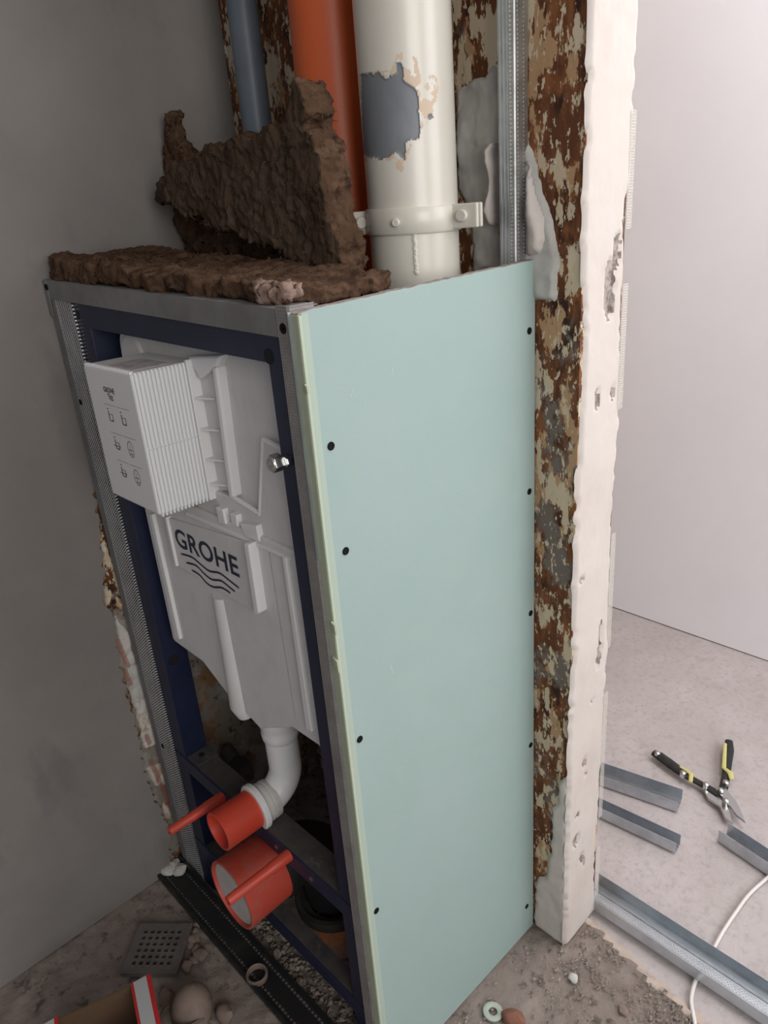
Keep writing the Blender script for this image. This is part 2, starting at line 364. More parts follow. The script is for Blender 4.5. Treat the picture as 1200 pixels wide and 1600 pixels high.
for pts, m in (([(176, 955), (200, 985), (215, 1035), (196, 1040), (186, 1005)], 'remnant'), ([(192, 1035), (222, 1035), (232, 1090), (205, 1100)], 'filler'),
               ([(205, 1085), (232, 1090), (248, 1160), (225, 1170)], 'remnant'), ([(228, 1200), (252, 1190), (262, 1225), (240, 1228)], 'remnant'), ([(252, 1255), (264, 1255), (268, 1280), (256, 1280)], 'remnant'),
               ([(150, 770), (163, 800), (180, 880), (196, 935), (190, 955), (165, 950), (158, 860)], 'rust')):
    patch('plaster_remnant', m, pxpoly(pts, 0, XW), fx, h=.0025, t=.006, taper=.004, amp=.003, nf=60, parent=wl, jit=.004)
def lattice(name, m, p0, du, dv, nu, nv, w, parent):
    b = B(); p0 = Vector(p0); du = Vector(du); dv = Vector(dv); n = du.cross(dv).normalized()*w*.3
    for i in range(nu+1):
        a = p0+du*i; c = a+dv*nv; s_ = du.normalized()*w
        b.add([a-s_+n, a+s_+n, c+s_+n, c-s_+n], [(0, 1, 2, 3)])
    for j in range(nv+1):
        a = p0+dv*j; L = nu*random.uniform(.75, 1.1); c = a+du*L; s_ = dv.normalized()*w
        b.add([a-s_, a+s_, c+s_, c-s_], [(0, 1, 2, 3)])
    o = b.build(name, m, parent); o['kind'] = 'stuff'; return o
for (p, n) in (((180, 1000), 14), ((192, 1048), 8), ((226, 1150), 5), ((233, 1190), 30)):
    a = at(p, 0, XP+.0012); lattice('mesh_fibres', 'scrim_red', a, (0, .0036, 0), (0, .0006, -.0048), 2, n, .0005, wl)

XE = .6955; YB = D+.099
wb = struct(B().box(XW, XE, D, YB, 0, 2.6).build('wall_back', 'rust'))
# plaster on the wall end (faces +x) and where it wraps onto the front at the foot
fold = ragged([(D-.004, 2.6), (D-.004, 1.38), (D+.000, 1.34), (D-.004, 1.25), (D-.003, 1.2), (D+.006, 1.12), (D+.004, 1.0), (D-.002, .93), (D-.003, .8), (D-.004, .72), (D+.002, .64), (D-.003, .56), (D-.005, .5), (D-.005, .0)], .006, .006, 5)
fe = lambda u, v, h: (XE+h, u, v)
pits = [(.434, 1.025, .005, .016), (.407, .76, .004, .007), (.415, .243, .009, .013), (.469, .63, .0035, .035), (.462, .595, .004, .02), (.455, 1.17, .013, .04), (.470, 1.215, .009, .022), (.475, 1.029, .004, .012), (.434, .403, .005, .010), (.440, .375, .003, .005), (.437, .185, .006, .011), (.445, .170, .004, .008), (.417, .30, .004, .006), (.452, .52, .003, .004)]
patch('end_plaster', ['plaster', 'pit'], fold+[(YB+.004, .0)]+ragged([(YB+.004, .012), (YB-.002, .05), (YB-.006, .2), (YB+.003, .42), (YB+.002, .7), (YB-.002, .9), (YB+.006, 1.0), (YB-.004, 1.12), (YB-.002, 1.2), (YB-.008, 1.26), (YB+.006, 1.31), (YB+.004, 1.6), (YB+.004, 2.6)], .01, .006, 9), fe, h=.0045, t=.004, taper=.008, amp=.0018, nf=9, parent=wb, jit=.001, pits=pits)
ff = lambda u, v, h: (u, D-h, v)
foot = ragged([(XE+.002, .44), (.694, .40), (.676, .375), (.676, .33), (.664, .31), (.664, .22), (.655, .14), (.640, .13), (.630, .11), (.628, 0)], .005, .004, 8)
patch('foot_plaster', 'plaster', foot+[(XE+.004, 0)], ff, h=.004, t=.0045, taper=.008, amp=.002, parent=wb, jit=.003)
# grey filler and lumps around the wall stud
patch('filler_patch', 'filler', pxpoly([(712, 138), (735, 128), (758, 118), (778, 100), (782, 420), (740, 425), (736, 330), (716, 300)], 1, D), ff, h=.003, t=.004, taper=.006, amp=.004, parent=wb)
patch('filler_patch', 'filler', pxpoly([(812, 200), (832, 235), (850, 300), (868, 360), (878, 420), (870, 470), (838, 468), (812, 470)], 1, D), ff, h=.003, t=.006, taper=.01, amp=.003, parent=wb)
patch('filler_lump', 'plaster', pxpoly([(755, 230), (776, 215), (778, 355), (764, 358), (754, 330), (762, 300)], 1, D-.012), ff, h=.003, t=.022, taper=.014, amp=.006, parent=wb)
patch('filler_lump', 'plaster', pxpoly([(822, 232), (834, 290), (850, 345), (854, 375), (846, 398), (822, 402)], 1, D-.008), ff, h=.003, t=.018, taper=.014, amp=.006, parent=wb)
for zz0, nn in ((.045, 36), (.24, 80), (.60, 60), (1.0, 50), (1.24, 40)):
    lattice('mesh_tape', 'scrim_white', (XE+.0045, YB-.004, zz0), (0, .0028, 0), (0, 0, .0034), 4, nn, .0004, wb)

YF = 1.54
struct(B().box(-.2, 3.6, YF, YF+.1, 0, 2.6).build('wall_far', 'white_wall'))
struct(B().box(-.2, 3.6, -2.2, YF+.1, 2.6, 2.7).build('ceiling', 'ceil'))

# floor: rough screed this side of the wall, paler concrete beyond, a torn edge between
def fbound(x): return float(np.interp(x, [-1, .70, .762, .834, .894, .942, 1.3, 4], [.466, .466, .456, .440, .434, .427, .40, .40]))+.004*nz((x, 0, 0), 40)
gx = np.concatenate([np.arange(-.2, -.04, .04), np.arange(-.04, 1.25, .0075), np.arange(1.25, 3.61, .1)])
gy = np.concatenate([np.arange(-2.2, -.62, .1), np.arange(-.62, 1.20, .0075), np.arange(1.2, 1.65, .04)])
b = B(); vs = []
for x in gx:
    fb = fbound(x)
    for y in gy:
        z = -.004
        if y < fb:
            z += .0045*nz((x, y, 0), 14)+.003*nz((x, y, 3), 60, 3)
            if x < .6: z += .004*nz((x, y, 8), 30)
        else: z += .0010*nz((x, y, 5), 30)
        if x > .68: z += .009*math.exp(-((y-fb)/.007)**2)
        vs.append((x, y, min(z, .012)))
ny = len(gy); fs = []; ms = []
for i in range(len(gx)-1):
    for j in range(ny-1):
        fs.append((i*ny+j, (i+1)*ny+j, (i+1)*ny+j+1, i*ny+j+1)); fb = fbound(gx[i]); d_ = gy[j]-fb
        ms.append(2 if abs(d_) < .009 and gx[i] > .68 else (0 if d_ < 0 else 1))
b.v = vs; b.f = fs; b.m = ms
struct(b.build('floor', ['screed', 'concrete', 'screed_edge'], smooth='all', origin=(0, 0, 0)))

# ================================================================== METAL STUDWORK AND BOARD
BX = .628; BT = .0125; H = 1.2
def screw_head(p, d, r, parent, name='screw_head'):
    d = Vector(d); b_ = B().lathe(Vector(p)-d*.003, d, [(0, r*.5), (.0022, r), (.0034, r*.95), (.0036, r*.6), (.0030, r*.25), (.0030, 1e-5)], 14)
    return b_.build(name, 'screw', parent, smooth=True)
# left stud
t = thing('metal_stud', (.03, .015, 0), 'tall galvanised steel stud standing against the grey plastered left wall', 'stud')
b = B().prism([(-.006, .030), (-.006, 0), (.0125, 0), (.0125, .006), (.0135, .006), (.0135, -.0008), (-.0075, -.0008), (-.0075, .030)], 2, .0, 1.198); b.build('edge_lip', 'track_dust', t)
b = B().prism([(.0135, .001), (.054, .001), (.054, .010), (.0575, .010), (.0575, .001), (.0695, .001), (.0695, .0045), (.0588, .0045), (.0588, .0115), (.0528, .0115), (.0528, .0024), (.0135, .0024)], 2, 0, 1.198)
b.build('knurled_web', 'knurl', t)
for px in ((127, 628), (193, 935), (255, 1165)): a = at(px, 1, .002); screw_head((a[0], .0005, a[2]), (0, -1, 0), .0050, t)
# top track
t = thing('metal_track', (.3, .02, 1.16), 'dull galvanised steel track across the top of the frame under the wool', 'track')
b = B()
for x, dz in ((-.010, .0225), (.606, .0)): b.v += [(x, y, z+dz) for y, z in [(-.002, 1.174), (-.002, 1.2025), (.042, 1.2025), (.042, 1.2013), (-.0008, 1.2013), (-.0008, 1.174)]]
b.f = [tuple(range(6)), tuple(range(11, 5, -1))]+[(i, i+6, (i+1) % 6+6, (i+1) % 6) for i in range(6)]; b.m = [0]*8
b.build('channel', 'track_dust', t)
B().box(-.015, .0, -.0030, -.0021, 1.17, 1.2235).build('end_tab', 'track_dust', t)
screw_head((-.003, -.0030, 1.214), (0, -1, 0), .0055, t)
# right stud
t = thing('metal_stud', (.61, .015, 0), 'dusty galvanised steel stud along the front edge of the green board', 'stud')
B().prism([(.5945, -.003), (.6135, -.003), (.6155, -.001), (.6155, .030), (.6143, .030), (.6143, -.0008), (.5945, -.0018)], 2, .0, 1.206).build('knurled_flange', 'dust_metal', t)
B().box(.6143, .6158, -.0040, -.001, .93, 1.2).build('bright_edge', 'galv_blue', t)['label'] = 'bright bent steel edge'
screw_head((.604, -.003, 1.184), (0, -1, 0), .0058, t)
# stud on the back wall
t = thing('metal_stud', (.602, .38, 0), 'galvanised steel stud screwed upright to the rusty back wall above the board', 'stud')
B().prism([(.590, D-.027), (.6135, D-.027), (.6150, D-.0255), (.6150, D-.001), (.6138, D-.001), (.6138, D-.0255), (.590, D-.0258)], 2, .02, 2.59).build('web', 'galv', t)
for (u0, u1) in ((.5935, .5945), (.599, .600), (.6045, .6055)): B().box(u0, u1, D-.0282, D-.0268, .02, 2.59).build('groove_rib', 'galv_blue', t)
b = B()
for k in range(420):
    z = 1.19+k*.0046
    if z > 2.5: break
    b.box(.6080, .6102, D-.0284, D-.0268, z, z+.0024); b.box(.6148, .6162, D-.0215, D-.0195, z, z+.0024); b.box(.6148, .6158, D-.0100, D-.0088, z, z+.0022)
o = b.build('embossed_dots', 'bolt', t); o['kind'] = 'stuff'
# green board
t = thing('plasterboard_sheet', (BX-.006, .2, 0), 'tall green moisture resistant plasterboard sheet forming the side of the boxing', 'plasterboard')
top = [(0.0, 1.199), (.01, 1.2005)]+[(y, 1.2005+.0115*(y/.39)+.0015*nz((y, 2, 0), 60)) for y in np.arange(.02, .388, .008)]+[(D-.003, 1.213)]
bot = [(D-.003, .0), (.002, .0)]
pol = bot+[(0.0, .002)]+top
pol = [(y, z) for y, z in pol]
B().prism([(y+.0026 if y < .004 else y, z-.0004 if z > 1 else z) for y, z in pol], 0, BX-.0012, BX).build('face_paper', 'board', t, bevel=.0008)
B().prism([(y+.0004 if y < .004 else y, z) for y, z in pol], 0, BX-BT, BX-.0012).build('gypsum_core', 'gypsum', t)
B().box(BX-BT-.0002, BX-.0008, -.0012, .0012, 0.0, 1.1975).build('edge_paper', 'board_edge', t, bevel=.0006)
B().box(BX-.0008, BX+.0002, -.0006, .0040, 0.0, 1.197).build('edge_wrap', 'board_wrap', t, bevel=.0005)
B().box(BX-.0008, BX+.0001, .0040, .0115, 0.0, 1.198).build('faded_strip', 'board_fade', t)
for p0_, p1_, w_ in (((603, 1597), (643, 1550), .0016), ((683, 1567), (737, 1513), .0010), ((613, 575), (611, 590), .0007), ((548, 620), (553, 605), .0006), ((610, 1040), (614, 1052), .0008), ((596, 1285), (604, 1278), .0008)):
    q0_, q1_ = at(p0_, 0, BX+.0003), at(p1_, 0, BX+.0003)
    B().add([(BX+.0003, q0_[1]-w_, q0_[2]), (BX+.0003, q0_[1]+w_, q0_[2]), (BX+.0003, q1_[1]+w_*.6, q1_[2]), (BX+.0003, q1_[1]-w_*.6, q1_[2])], [(0, 1, 2, 3)]).build('scuff', 'board_scuff', t)
for px in ((517, 697), (540, 861), (562, 1155), (588, 1423), (827, 517), (827, 768), (829, 958), (829, 1164), (823, 1416)):
    a = at(px, 0, BX); screw_head((BX+.0004, a[1], a[2]), (1, 0, 0), .0050, t)
# torn bits of paper on the front edge
for px, s_ in (((519, 970), .010), ((522, 1025), .012), ((478, 600), .006)):
    a = at(px, 1, -.001); B().prism([(a[0], a[2]), (a[0]+s_*.6, a[2]-s_*.3), (a[0]+s_*.7, a[2]-s_*1.6), (a[0]+s_*.2, a[2]-s_*1.2)], 1, -.0035, -.001).build('torn_paper', 'board_edge', t)

# ================================================================== NAVY FRAME
FX0, FX1, FI0, FI1 = .070, .604, .110, .558
fr = thing('toilet_support', (.337, .03, 0), 'navy blue steel installation frame holding the white cistern', 'support')
FY0, FY1 = .0055, .052
# posts: C channels with the open side outwards
B().prism([(FX0, FY0), (FI0, FY0), (FI0, FY1), (FX0, FY1), (FX0, FY1-.002), (FI0-.002, FY1-.002), (FI0-.002, FY0+.002), (FX0, FY0+.002)], 2, .01, 1.192).build('post', 'navy', fr, bevel=.0008)
B().prism([(FX1-.004, FY0), (FI1, FY0), (FI1, FY1), (FX1-.004, FY1), (FX1-.004, FY1-.002), (FI1+.002, FY1-.002), (FI1+.002, FY0+.002), (FX1-.004, FY0+.002)], 2, .01, 1.184).build('post', 'navy', fr, bevel=.0008)
b = B()
for x, dz in ((FX0+.001, .014), (FX1-.005, .0)): b.v += [(x, y, z+dz) for y, z in [(FY0-.0005, 1.143), (FY0-.0005, 1.184), (FY1, 1.184), (FY1, 1.182), (FY0+.002, 1.182), (FY0+.002, 1.143)]]
b.f = [tuple(range(6)), tuple(range(11, 5, -1))]+[(i, i+6, (i+1) % 6+6, (i+1) % 6) for i in range(6)]; b.m = [0]*8
b.build('top_bar', 'navy', fr, bevel=.0008)
def crossbar(z0, z1, depth, y0=.0035):
    o = B().prism([(y0, z0), (y0, z1), (y0+.004, z1+.001), (y0+.004, z0)], 0, FX0+.002, FX1-.006).build('crossbar', 'navy', fr, bevel=.0006)
    B().prism([(y0+.004, z1-.004), (y0+.004, z1+.001), (y0+depth, z1+.001), (y0+depth, z1-.03), (y0+depth-.003, z1-.03), (y0+depth-.003, z1-.004)], 0, FX0+.002, FX1-.006).build('dusty_top', 'navy_dust', o)
    return o
cb = crossbar(.325, .355, .046); crossbar(.106, .133, .031)
a = (.128, .03, .361); B().box(.1105, .150, .010, .052, .350, .3585).build('end_bracket', 'navy_dust', cb, bevel=.001)
B().lathe((.128, .03, .3586), (0, 0, 1), [(0, .006), (.0008, .006), (.0008, 1e-5)], 16).build('bolt_hole', 'dark', cb)
for x, z in ((.4, .3545), (.49, .3525)): B().cyl((x, .0075, z-.012), (x, .002, z-.012), .004, 6).build('bolt_head', 'bolt', cb)
def disc(name, px, y, r, parent, m='dark', ax=1, val=None):
    a = at(px, ax, y); d = (0, -1, 0) if ax == 1 else (1, 0, 0)
    return B().lathe(a, d, [(-.001, r), (.0004, r), (.0004, 1e-5)], 20).build(name, m, parent)
disc('bolt_hole', (420, 557), FY0-.0006, .0085, fr); disc('bolt_hole', (122, 493), FY0-.0006, .006, fr)
disc('bolt_hole', (271, 1031), FI0+.0001, .0105, fr, ax=0)
# hex bolt with nut on the right post
a = at((446, 717), 1, FY0-.001); bo = thing  # position of the bolt on the post
b = B().cyl((a[0]+.002, FY0, a[2]), (a[0]+.002, FY0-.012, a[2]), .0055, 12).cyl((a[0]+.002, FY0-.010, a[2]), (a[0]+.002, FY0-.022, a[2]), .0105, 6)
b.lathe((a[0]+.002, FY0-.022, a[2]), (0, -1, 0), [(0, .0085), (.0015, .0078), (.0015, .006), (.0008, .004), (.002, 1e-5)], 20)
b.cyl((a[0]+.012, FY0, a[2]+.001), (a[0]+.012, FY0-.010, a[2]+.001), .006, 6)
b.build('hex_bolt', 'bolt', fr, bevel=.0004)

# ================================================================== CISTERN
TY = .020                                                     # front plane of the shells
ci = thing('cistern', (.337, .07, .5), 'white concealed toilet cistern with dark lettering hanging in the navy frame', 'cistern')
def P1(pts, y=TY): return pxpoly(pts, 1, y)
# upper shell with rounded shoulders
def rrect(x0, x1, z0, z1, r, n=6):
    out = []
    for cx, cz, a0 in ((x0+r, z1-r, 90), (x1-r, z1-r, 0), (x1-.004, z0+.004, -90), (x0+.004, z0+.004, 180)):
        rr = r if cz > z0+.01 else .004
        for k in range(n+1):
            q = math.radians(a0+90*(1-k/n)); out.append((cx+rr*math.cos(q), cz+rr*math.sin(q)))
    return out
us = B().prism(rrect(.128, .5535, .80, 1.158, .035), 1, TY+.016, .135).build('upper_shell', 'tank', ci, bevel=.006, seg=3)
# raised lower-right step and the long ridge beside the box
rp = P1(crop(K3, [(990, 742), (975, 1092), (852, 1015)]), TY+.006)
zc = rp[0][1]
B().prism([rp[0], (.5535, zc-.012), (.5535, .84), (.30, .84), (.30, rp[2][1]), rp[2], rp[1]], 1, TY+.006, TY+.02).build('raised_step', 'tank', us, bevel=.003, seg=3)
b = B(); rl = [rp[2], rp[1], rp[0], (.556, zc-.010)]
for (p, q) in zip(rl[:-1], rl[1:]): b.tube([(p[0], TY+.008, p[1]), (q[0], TY+.008, q[1])], .0035, 8)
b.build('step_bead', 'tank_hi', us, smooth=True)
r1 = P1(crop(K3, [(757, 400), (778, 400), (858, 1010), (838, 1018)]), TY+.004)
B().prism(r1, 1, TY+.002, TY+.022).build('long_ridge', 'tank_hi', us, bevel=.003, seg=3)
r2 = P1(crop(K3, [(640, 350), (800, 345), (778, 400), (700, 460)]), TY+.006)
B().prism(r2, 1, TY+.004, TY+.022).build('shoulder_web', 'tank_hi', us, bevel=.004, seg=3)
B().cyl((.170, TY+.012, 1.112), (.170, TY+.05, 1.112), .036, 32).build('side_drum', 'tank', us, bevel=.006, seg=3)
# access box
X0, X1, Z0, Z1, YF0 = .214, .354, .937, 1.124, -.058
ab = B().box(X0, X1, YF0, TY+.018, Z0, Z1).build('access_box', 'tank_hi', ci, bevel=.0035, seg=3)
b = B(); n = 13; pit = (.016+.056)/n
for k in range(n):
    y0 = YF0+.003+k*pit
    for za, zb in ((Z0-.0015, 1.0265), (1.0285, Z1+.0015)):
        b.prism([(X1-.001, y0), (X1+.0036, y0+.0004), (X1+.0036, y0+pit*.46), (X1-.001, y0+pit*.52)], 2, za, zb)
o = b.build('side_ribs', 'ribs', ab); o['kind'] = 'stuff'
b = B()
for k in range(26):
    x = X0+.004+k*.0052; b.box(x, x+.0026, YF0+.0005, YF0+.006, Z1-.001, Z1+.002)
o = b.build('top_edge_ribs', 'ribs', ab); o['kind'] = 'stuff'
B().box(X1-.002, X1+.0045, .0165, TY+.016, Z0-.002, Z1+.004).build('rear_band', 'tank_hi', ab, bevel=.0015)
B().box(X0+.045, X1-.02, YF0+.014, .006, Z1, Z1+.0006).build('top_label', 'label', ab)['label'] = 'faded printed label on the top of the box'
for z in (1.077, 1.035, .993, .958):
    B().prism([(X1+.002, TY-.002), (X1+.036, TY+.010), (X1+.036, TY+.02), (X1+.002, TY+.02)], 2, z, z+.0022).build('gusset', 'tank_hi', us)
B().prism([(X1+.004, .945), (X1+.045, .955), (X1+.038, 1.12), (X1+.004, 1.12)], 1, TY+.0125, TY+.017).build('gusset_panel', 'tank', us)
# printing on the box front: word mark, waves, six pictograms
YP = YF0-.0004
def text(name, body, x, z, size, y, parent, shear=0, m='print', bold=.0, sx=1):
    c = bpy.data.curves.new(name, 'FONT'); c.body = body; c.size = 1; c.offset = bold; c.resolution_u = 4; c.space_character = 1.05
    o = bpy.data.objects.new(name, c); S.collection.objects.link(o)
    dg = bpy.context.evaluated_depsgraph_get(); me = bpy.data.meshes.new_from_object(o.evaluated_get(dg))
    bpy.data.objects.remove(o); v = np.array([p.co[:] for p in me.vertices]); v[:, 0] -= v[:, 0].min(); v[:, 1] -= v[:, 1].min()
    wd, ht = v[:, 0].max(), v[:, 1].max()
    b = B(); fs = [tuple(p.vertices) for p in me.polygons]
    b.add([(x+p[0]/ht*size*sx, y, z+p[1]/ht*size) for p in v], fs); bpy.data.meshes.remove(me)
    return b.build(name, m, parent), wd/ht*size*sx
def ribbon(b, pts, w, y):
    P = [np.array(p) for p in pts]
    for i, (p, q) in enumerate(zip(P[:-1], P[1:])):
        d = (q-p)/np.linalg.norm(q-p); n = np.array([-d[1], d[0]]); w0 = w*min(1, .55+.45*min(i, len(P)-1-i)); w1 = w*min(1, .55+.45*min(i+1, len(P)-2-i))
        b.add([(p[0]-n[0]*w0, y, p[1]-n[1]*w0), (p[0]+n[0]*w0, y, p[1]+n[1]*w0), (q[0]+n[0]*w1, y, q[1]+n[1]*w1), (q[0]-n[0]*w1, y, q[1]-n[1]*w1)], [(0, 1, 2, 3)])
def smooth_line(pts, n=6):
    P = [np.array(p, float) for p in pts]; out = []
    for i in range(len(P)-1):
        p0, p1, p2, p3 = P[max(i-1, 0)], P[i], P[i+1], P[min(i+2, len(P)-1)]
        for k in range(n):
            t_ = k/n; out.append(.5*((2*p1)+(-p0+p2)*t_+(2*p0-5*p1+4*p2-p3)*t_*t_+(-p0+3*p1-3*p2+p3)*t_**3))
    return out+[P[-1]]
lx = P1(crop(K3, [(246, 512)]), YP)[0]
text('wordmark_print', 'GROHE', lx[0], lx[1]-.001, .0072, YP, ab, m='print', bold=.02, sx=.95)
b = B()
for k in range(3):
    ribbon(b, smooth_line([(lx[0]+.008+k*.002, lx[1]-.0035-k*.0028), (lx[0]+.014, lx[1]-.0030-k*.0028), (lx[0]+.019, lx[1]-.0052-k*.0026), (lx[0]+.025, lx[1]-.0046-k*.0026)], 4), .0006, YP)
b.build('waves_print', 'print', ab)
cx0, cz0, pw, ph = lx[0]-.012, lx[1]-.018, .035, .036
for r in range(3):
    for c_ in range(2):
        b = B(); x = cx0+.004+c_*(pw+.003)+r*.001; z = cz0-r*(ph+.003)
        ribbon(b, [(x, z), (x+pw, z)], .00035, YP); 
        q = x+.006; 
        if c_ == 0 or r == 0:
            ribbon(b, [(q, z-.006), (q+.004, z-.006)], .0012, YP); ribbon(b, [(q+.002, z-.009), (q+.002, z-.022)], .0018, YP)
            ribbon(b, [(q+.002, z-.022), (q+.012, z-.022), (q+.013, z-.013)], .0009, YP); ribbon(b, [(q+.004, z-.013), (q+.014, z-.013)], .0007, YP)
            if r: ribbon(b, [(q-.004, z-.018), (q+.016, z-.018)], .0009, YP)
        else:
            ring = [(x+.014+.008*math.cos(k/14*2*math.pi), z-.016+.011*math.sin(k/14*2*math.pi)) for k in range(15)]
            ribbon(b, ring, .00045, YP); ribbon(b, [(x+.008, z-.017), (x+.020, z-.017)], .0008, YP); ribbon(b, [(x+.014, z-.010), (x+.014, z-.022)], .0006, YP)
            ribbon(b, [(x+.010, z-.023), (x+.018, z-.023)], .001, YP)
        b.build('pictogram', 'print_shade_grey', ab)
# lower shell
low = P1([(226, 790)])[0]
lp = P1(crop(K8, [(150, 830), (165, 850), (240, 905), (330, 970), (375, 1030), (490, 1180), (545, 1250), (600, 1290)]))
lp = [(p[0], p[1]) for p in lp]
rb = P1(crop(K8, [(860, 1360), (1015, 1475)]))
lsp = [(lp[0][0]-.002, .912), *lp, (lp[-1][0]+.03, lp[-1][1]-.010), (rb[0][0]-.012, rb[0][1]-.008), rb[0], (.5535, rb[1][1]+.003), (.5535, .908)]
ls = B().prism(lsp, 1, TY, .13).build('lower_shell', 'tank', ci, bevel=.004, seg=3)
def ridge(pts, h=.006, m='tank_hi', bv=.0025, nm='moulded_ridge', y=TY):
    return B().prism(P1(crop(K4, pts), y-h*.5), 1, y-h, y+.002).build(nm, m, ls, bevel=bv, seg=3)
ridge([(322, 125), (336, 128), (440, 598), (420, 590)])
ridge([(822, 285), (838, 292), (936, 945), (912, 932)])
lpn = ridge([(385, 138), (690, 232), (722, 492), (690, 478), (432, 322), (424, 318)], .004, 'tank', .0015, 'label_panel')
ridge([(688, 230), (708, 236), (746, 494), (728, 500)], .014)
ridge([(383, 136), (391, 138), (430, 322), (422, 318)], .008, bv=.0012)
p0 = P1(crop(K4, [(768, 262), (868, 895)]))
b = B(); ribbon(b, [p0[0], p0[1]], .0012, TY-.0003); b.build('panel_groove', 'label', ls)
c0, c1 = P1(crop(K4, [(576, 430), (655, 860)]))
B().tube([(c0[0], TY+.012, c0[1]-.004), (c1[0]+.001, TY+.010, c1[1]+.004), (c1[0]+.003, TY+.014, c1[1]-.012)], [.019, .022, .018], 24).build('pipe_bulge', 'tank', ls, smooth=True)
# clips and lip above the lower shell
B().prism(P1(crop(K4, [(458, 118), (850, 292), (850, 304), (458, 132)]), TY-.002), 1, TY-.003, TY+.012).build('top_lip', 'tank_hi', ls, bevel=.001)
B().prism(P1(crop(K4, [(466, 106), (600, 168), (850, 280), (850, 288), (640, 196), (466, 116)]), TY+.003), 1, TY+.002, TY+.006).build('shadow_slot', 'print_shade_grey', ls)  # dark strip painted in for the shade of the gap above the shell
for pts in ([(575, 98), (604, 108), (616, 165), (590, 160)], [(665, 160), (730, 168), (742, 230), (690, 212)], [(630, 120), (655, 130), (660, 175), (636, 165)]):
    B().prism(P1(crop(K4, pts), TY+.002), 1, TY-.002, TY+.012).build('clip', 'tank_hi', us, bevel=.002)
# lettering on the panel
YL = TY-.0046
q = P1(crop(K8, [(165, 240), (550, 470), (160, 180), (525, 345)]), YL)
hgt = ((q[2][1]-q[0][1])+.02)
tl = P1(crop(K8, [(163, 205), (552, 470)]), YL)
x_l, x_r, zb = tl[0][0], tl[1][0], tl[1][1]
ttop = P1(crop(K8, [(528, 345)]), YL)[0][1]
o, wd = text('wordmark_print', 'GROHE', x_l, zb, ttop-zb, YL, ls, m='print', bold=.018)
me = o.data; sc_ = (x_r-x_l)/wd
for v in me.vertices: v.co.x = (v.co.x+.337-x_l)*sc_+x_l-.337
o2 = o
b = B()
for w_ in ([(200, 325), (265, 345), (320, 390), (370, 428), (430, 440), (490, 485), (547, 530)], [(232, 378), (290, 395), (340, 445), (385, 478), (440, 486), (490, 525), (522, 550)], [(265, 422), (310, 450), (355, 500), (395, 523), (440, 526), (475, 545), (495, 560)]):
    ribbon(b, smooth_line(P1(crop(K8, w_), YL), 4), .0017, YL)
b.build('waves_print', 'print', ls)
# flush pipe: down, elbow, spigot to the front
fp = thing('flush_pipe', (.345, .07, .36), 'white plastic flush pipe elbow coming down from the cistern', 'pipe')
px_, py_, zc_ = .345, .076, .382; R_ = .052; r_ = .0275
path = [(px_, py_, .61), (px_, py_, zc_+R_)]+[(px_-.004*(1-math.cos(k/10*math.pi/2)), py_-R_*(1-math.cos(k/10*math.pi/2)), zc_+R_-R_*math.sin(k/10*math.pi/2)) for k in range(1, 11)]
B().tube(path, r_, 28).build('bend', 'pvc', fp, smooth=True)
B().lathe((px_, py_, .49), (0, 0, 1), [(0, r_), (.004, r_+.003), (.016, r_+.004), (.022, r_+.002), (.028, r_+.004), (.05, r_+.006), (.075, r_+.007)], 32).build('neck_collar', 'pvc', fp, smooth=True)
ex = px_-.004; ey = py_-R_
ax_ = (-.03, -1, -.02)
b = B().lathe((ex, ey+.020, zc_), ax_, [(0, r_), (.001, .033), (.010, .034), (.011, .0325), (.014, .0325), (.015, .034), (.022, .034), (.023, .0325), (.027, .0325)], 32); b.build('ribbed_sleeve', 'pvc_dull', fp, smooth=True)
b = B().lathe((ex-.001, ey-.006, zc_), ax_, [(-.001, .033), (0, .038), (.002, .040), (.010, .040), (.012, .038), (.012, .030), (.004, .030)], 32); b.build('end_ring', 'pvc', fp, smooth=True)
def red_cap(name, c, yb, yf, rb_, rf_, label, disc_in):
    t = thing(name, (c[0], (yb+yf)/2, c[1]-rb_), label, 'cap'); L = yb-yf
    b = B().lathe((c[0], yb, c[1]), (0, -1, 0), [(0, 1e-5), (0, rb_), (L-.001, rf_), (L, rf_-.001), (L, rf_-.004), (L-disc_in, rf_-.006), (L-disc_in, 1e-5)], 48)
    b.build('shell', 'red_dust' if disc_in < .01 else 'red', t, smooth=True); return t
c1_ = red_cap('protective_cap', (ex-.003, zc_-.001), ey-.010, -.062, .0325, .0335, 'small red plastic cap plugged into the white flush pipe elbow', .026)
c2_ = red_cap('protective_cap', (.338, .240), .022, -.062, .059, .062, 'large red plastic cap with a grey disc on the black waste pipe', .007)
B().lathe((.338, -.0555, .240), (0, -1, 0), [(0, .0555), (.0012, .0555), (.0014, .02), (.0006, 1e-5)], 40).build('face_disc', 'foam_disc', c2_)['label'] = 'grey foam disc'
B().cyl((.345, -.0568, .255), (.345, -.0575, .255), .002, 10).build('centre_mark', 'red', c2_)
for nm, (x, z), yf, lb in (('sleeve_rod', (.241, .347), -.103, 'thin red rod sleeve at left beside the small red cap'), ('sleeve_rod', (.436, .351), -.112, 'thin red rod sleeve crossing in front of the large red cap')):
    b = B().lathe((x, .0032, z), (0, -1, 0), [(0, 1e-5), (0, .0098), (.035, .0098), (.037, .0088), (-.002-yf, .0078), (.0032-yf, .0074), (.0032-yf, .0042), (-yf-.02, .0042), (-yf-.02, 1e-5)], 20)
    tag(b.build(nm, 'red', smooth=True, origin=(x, yf/2, z-.0098)), lb, 'rod')
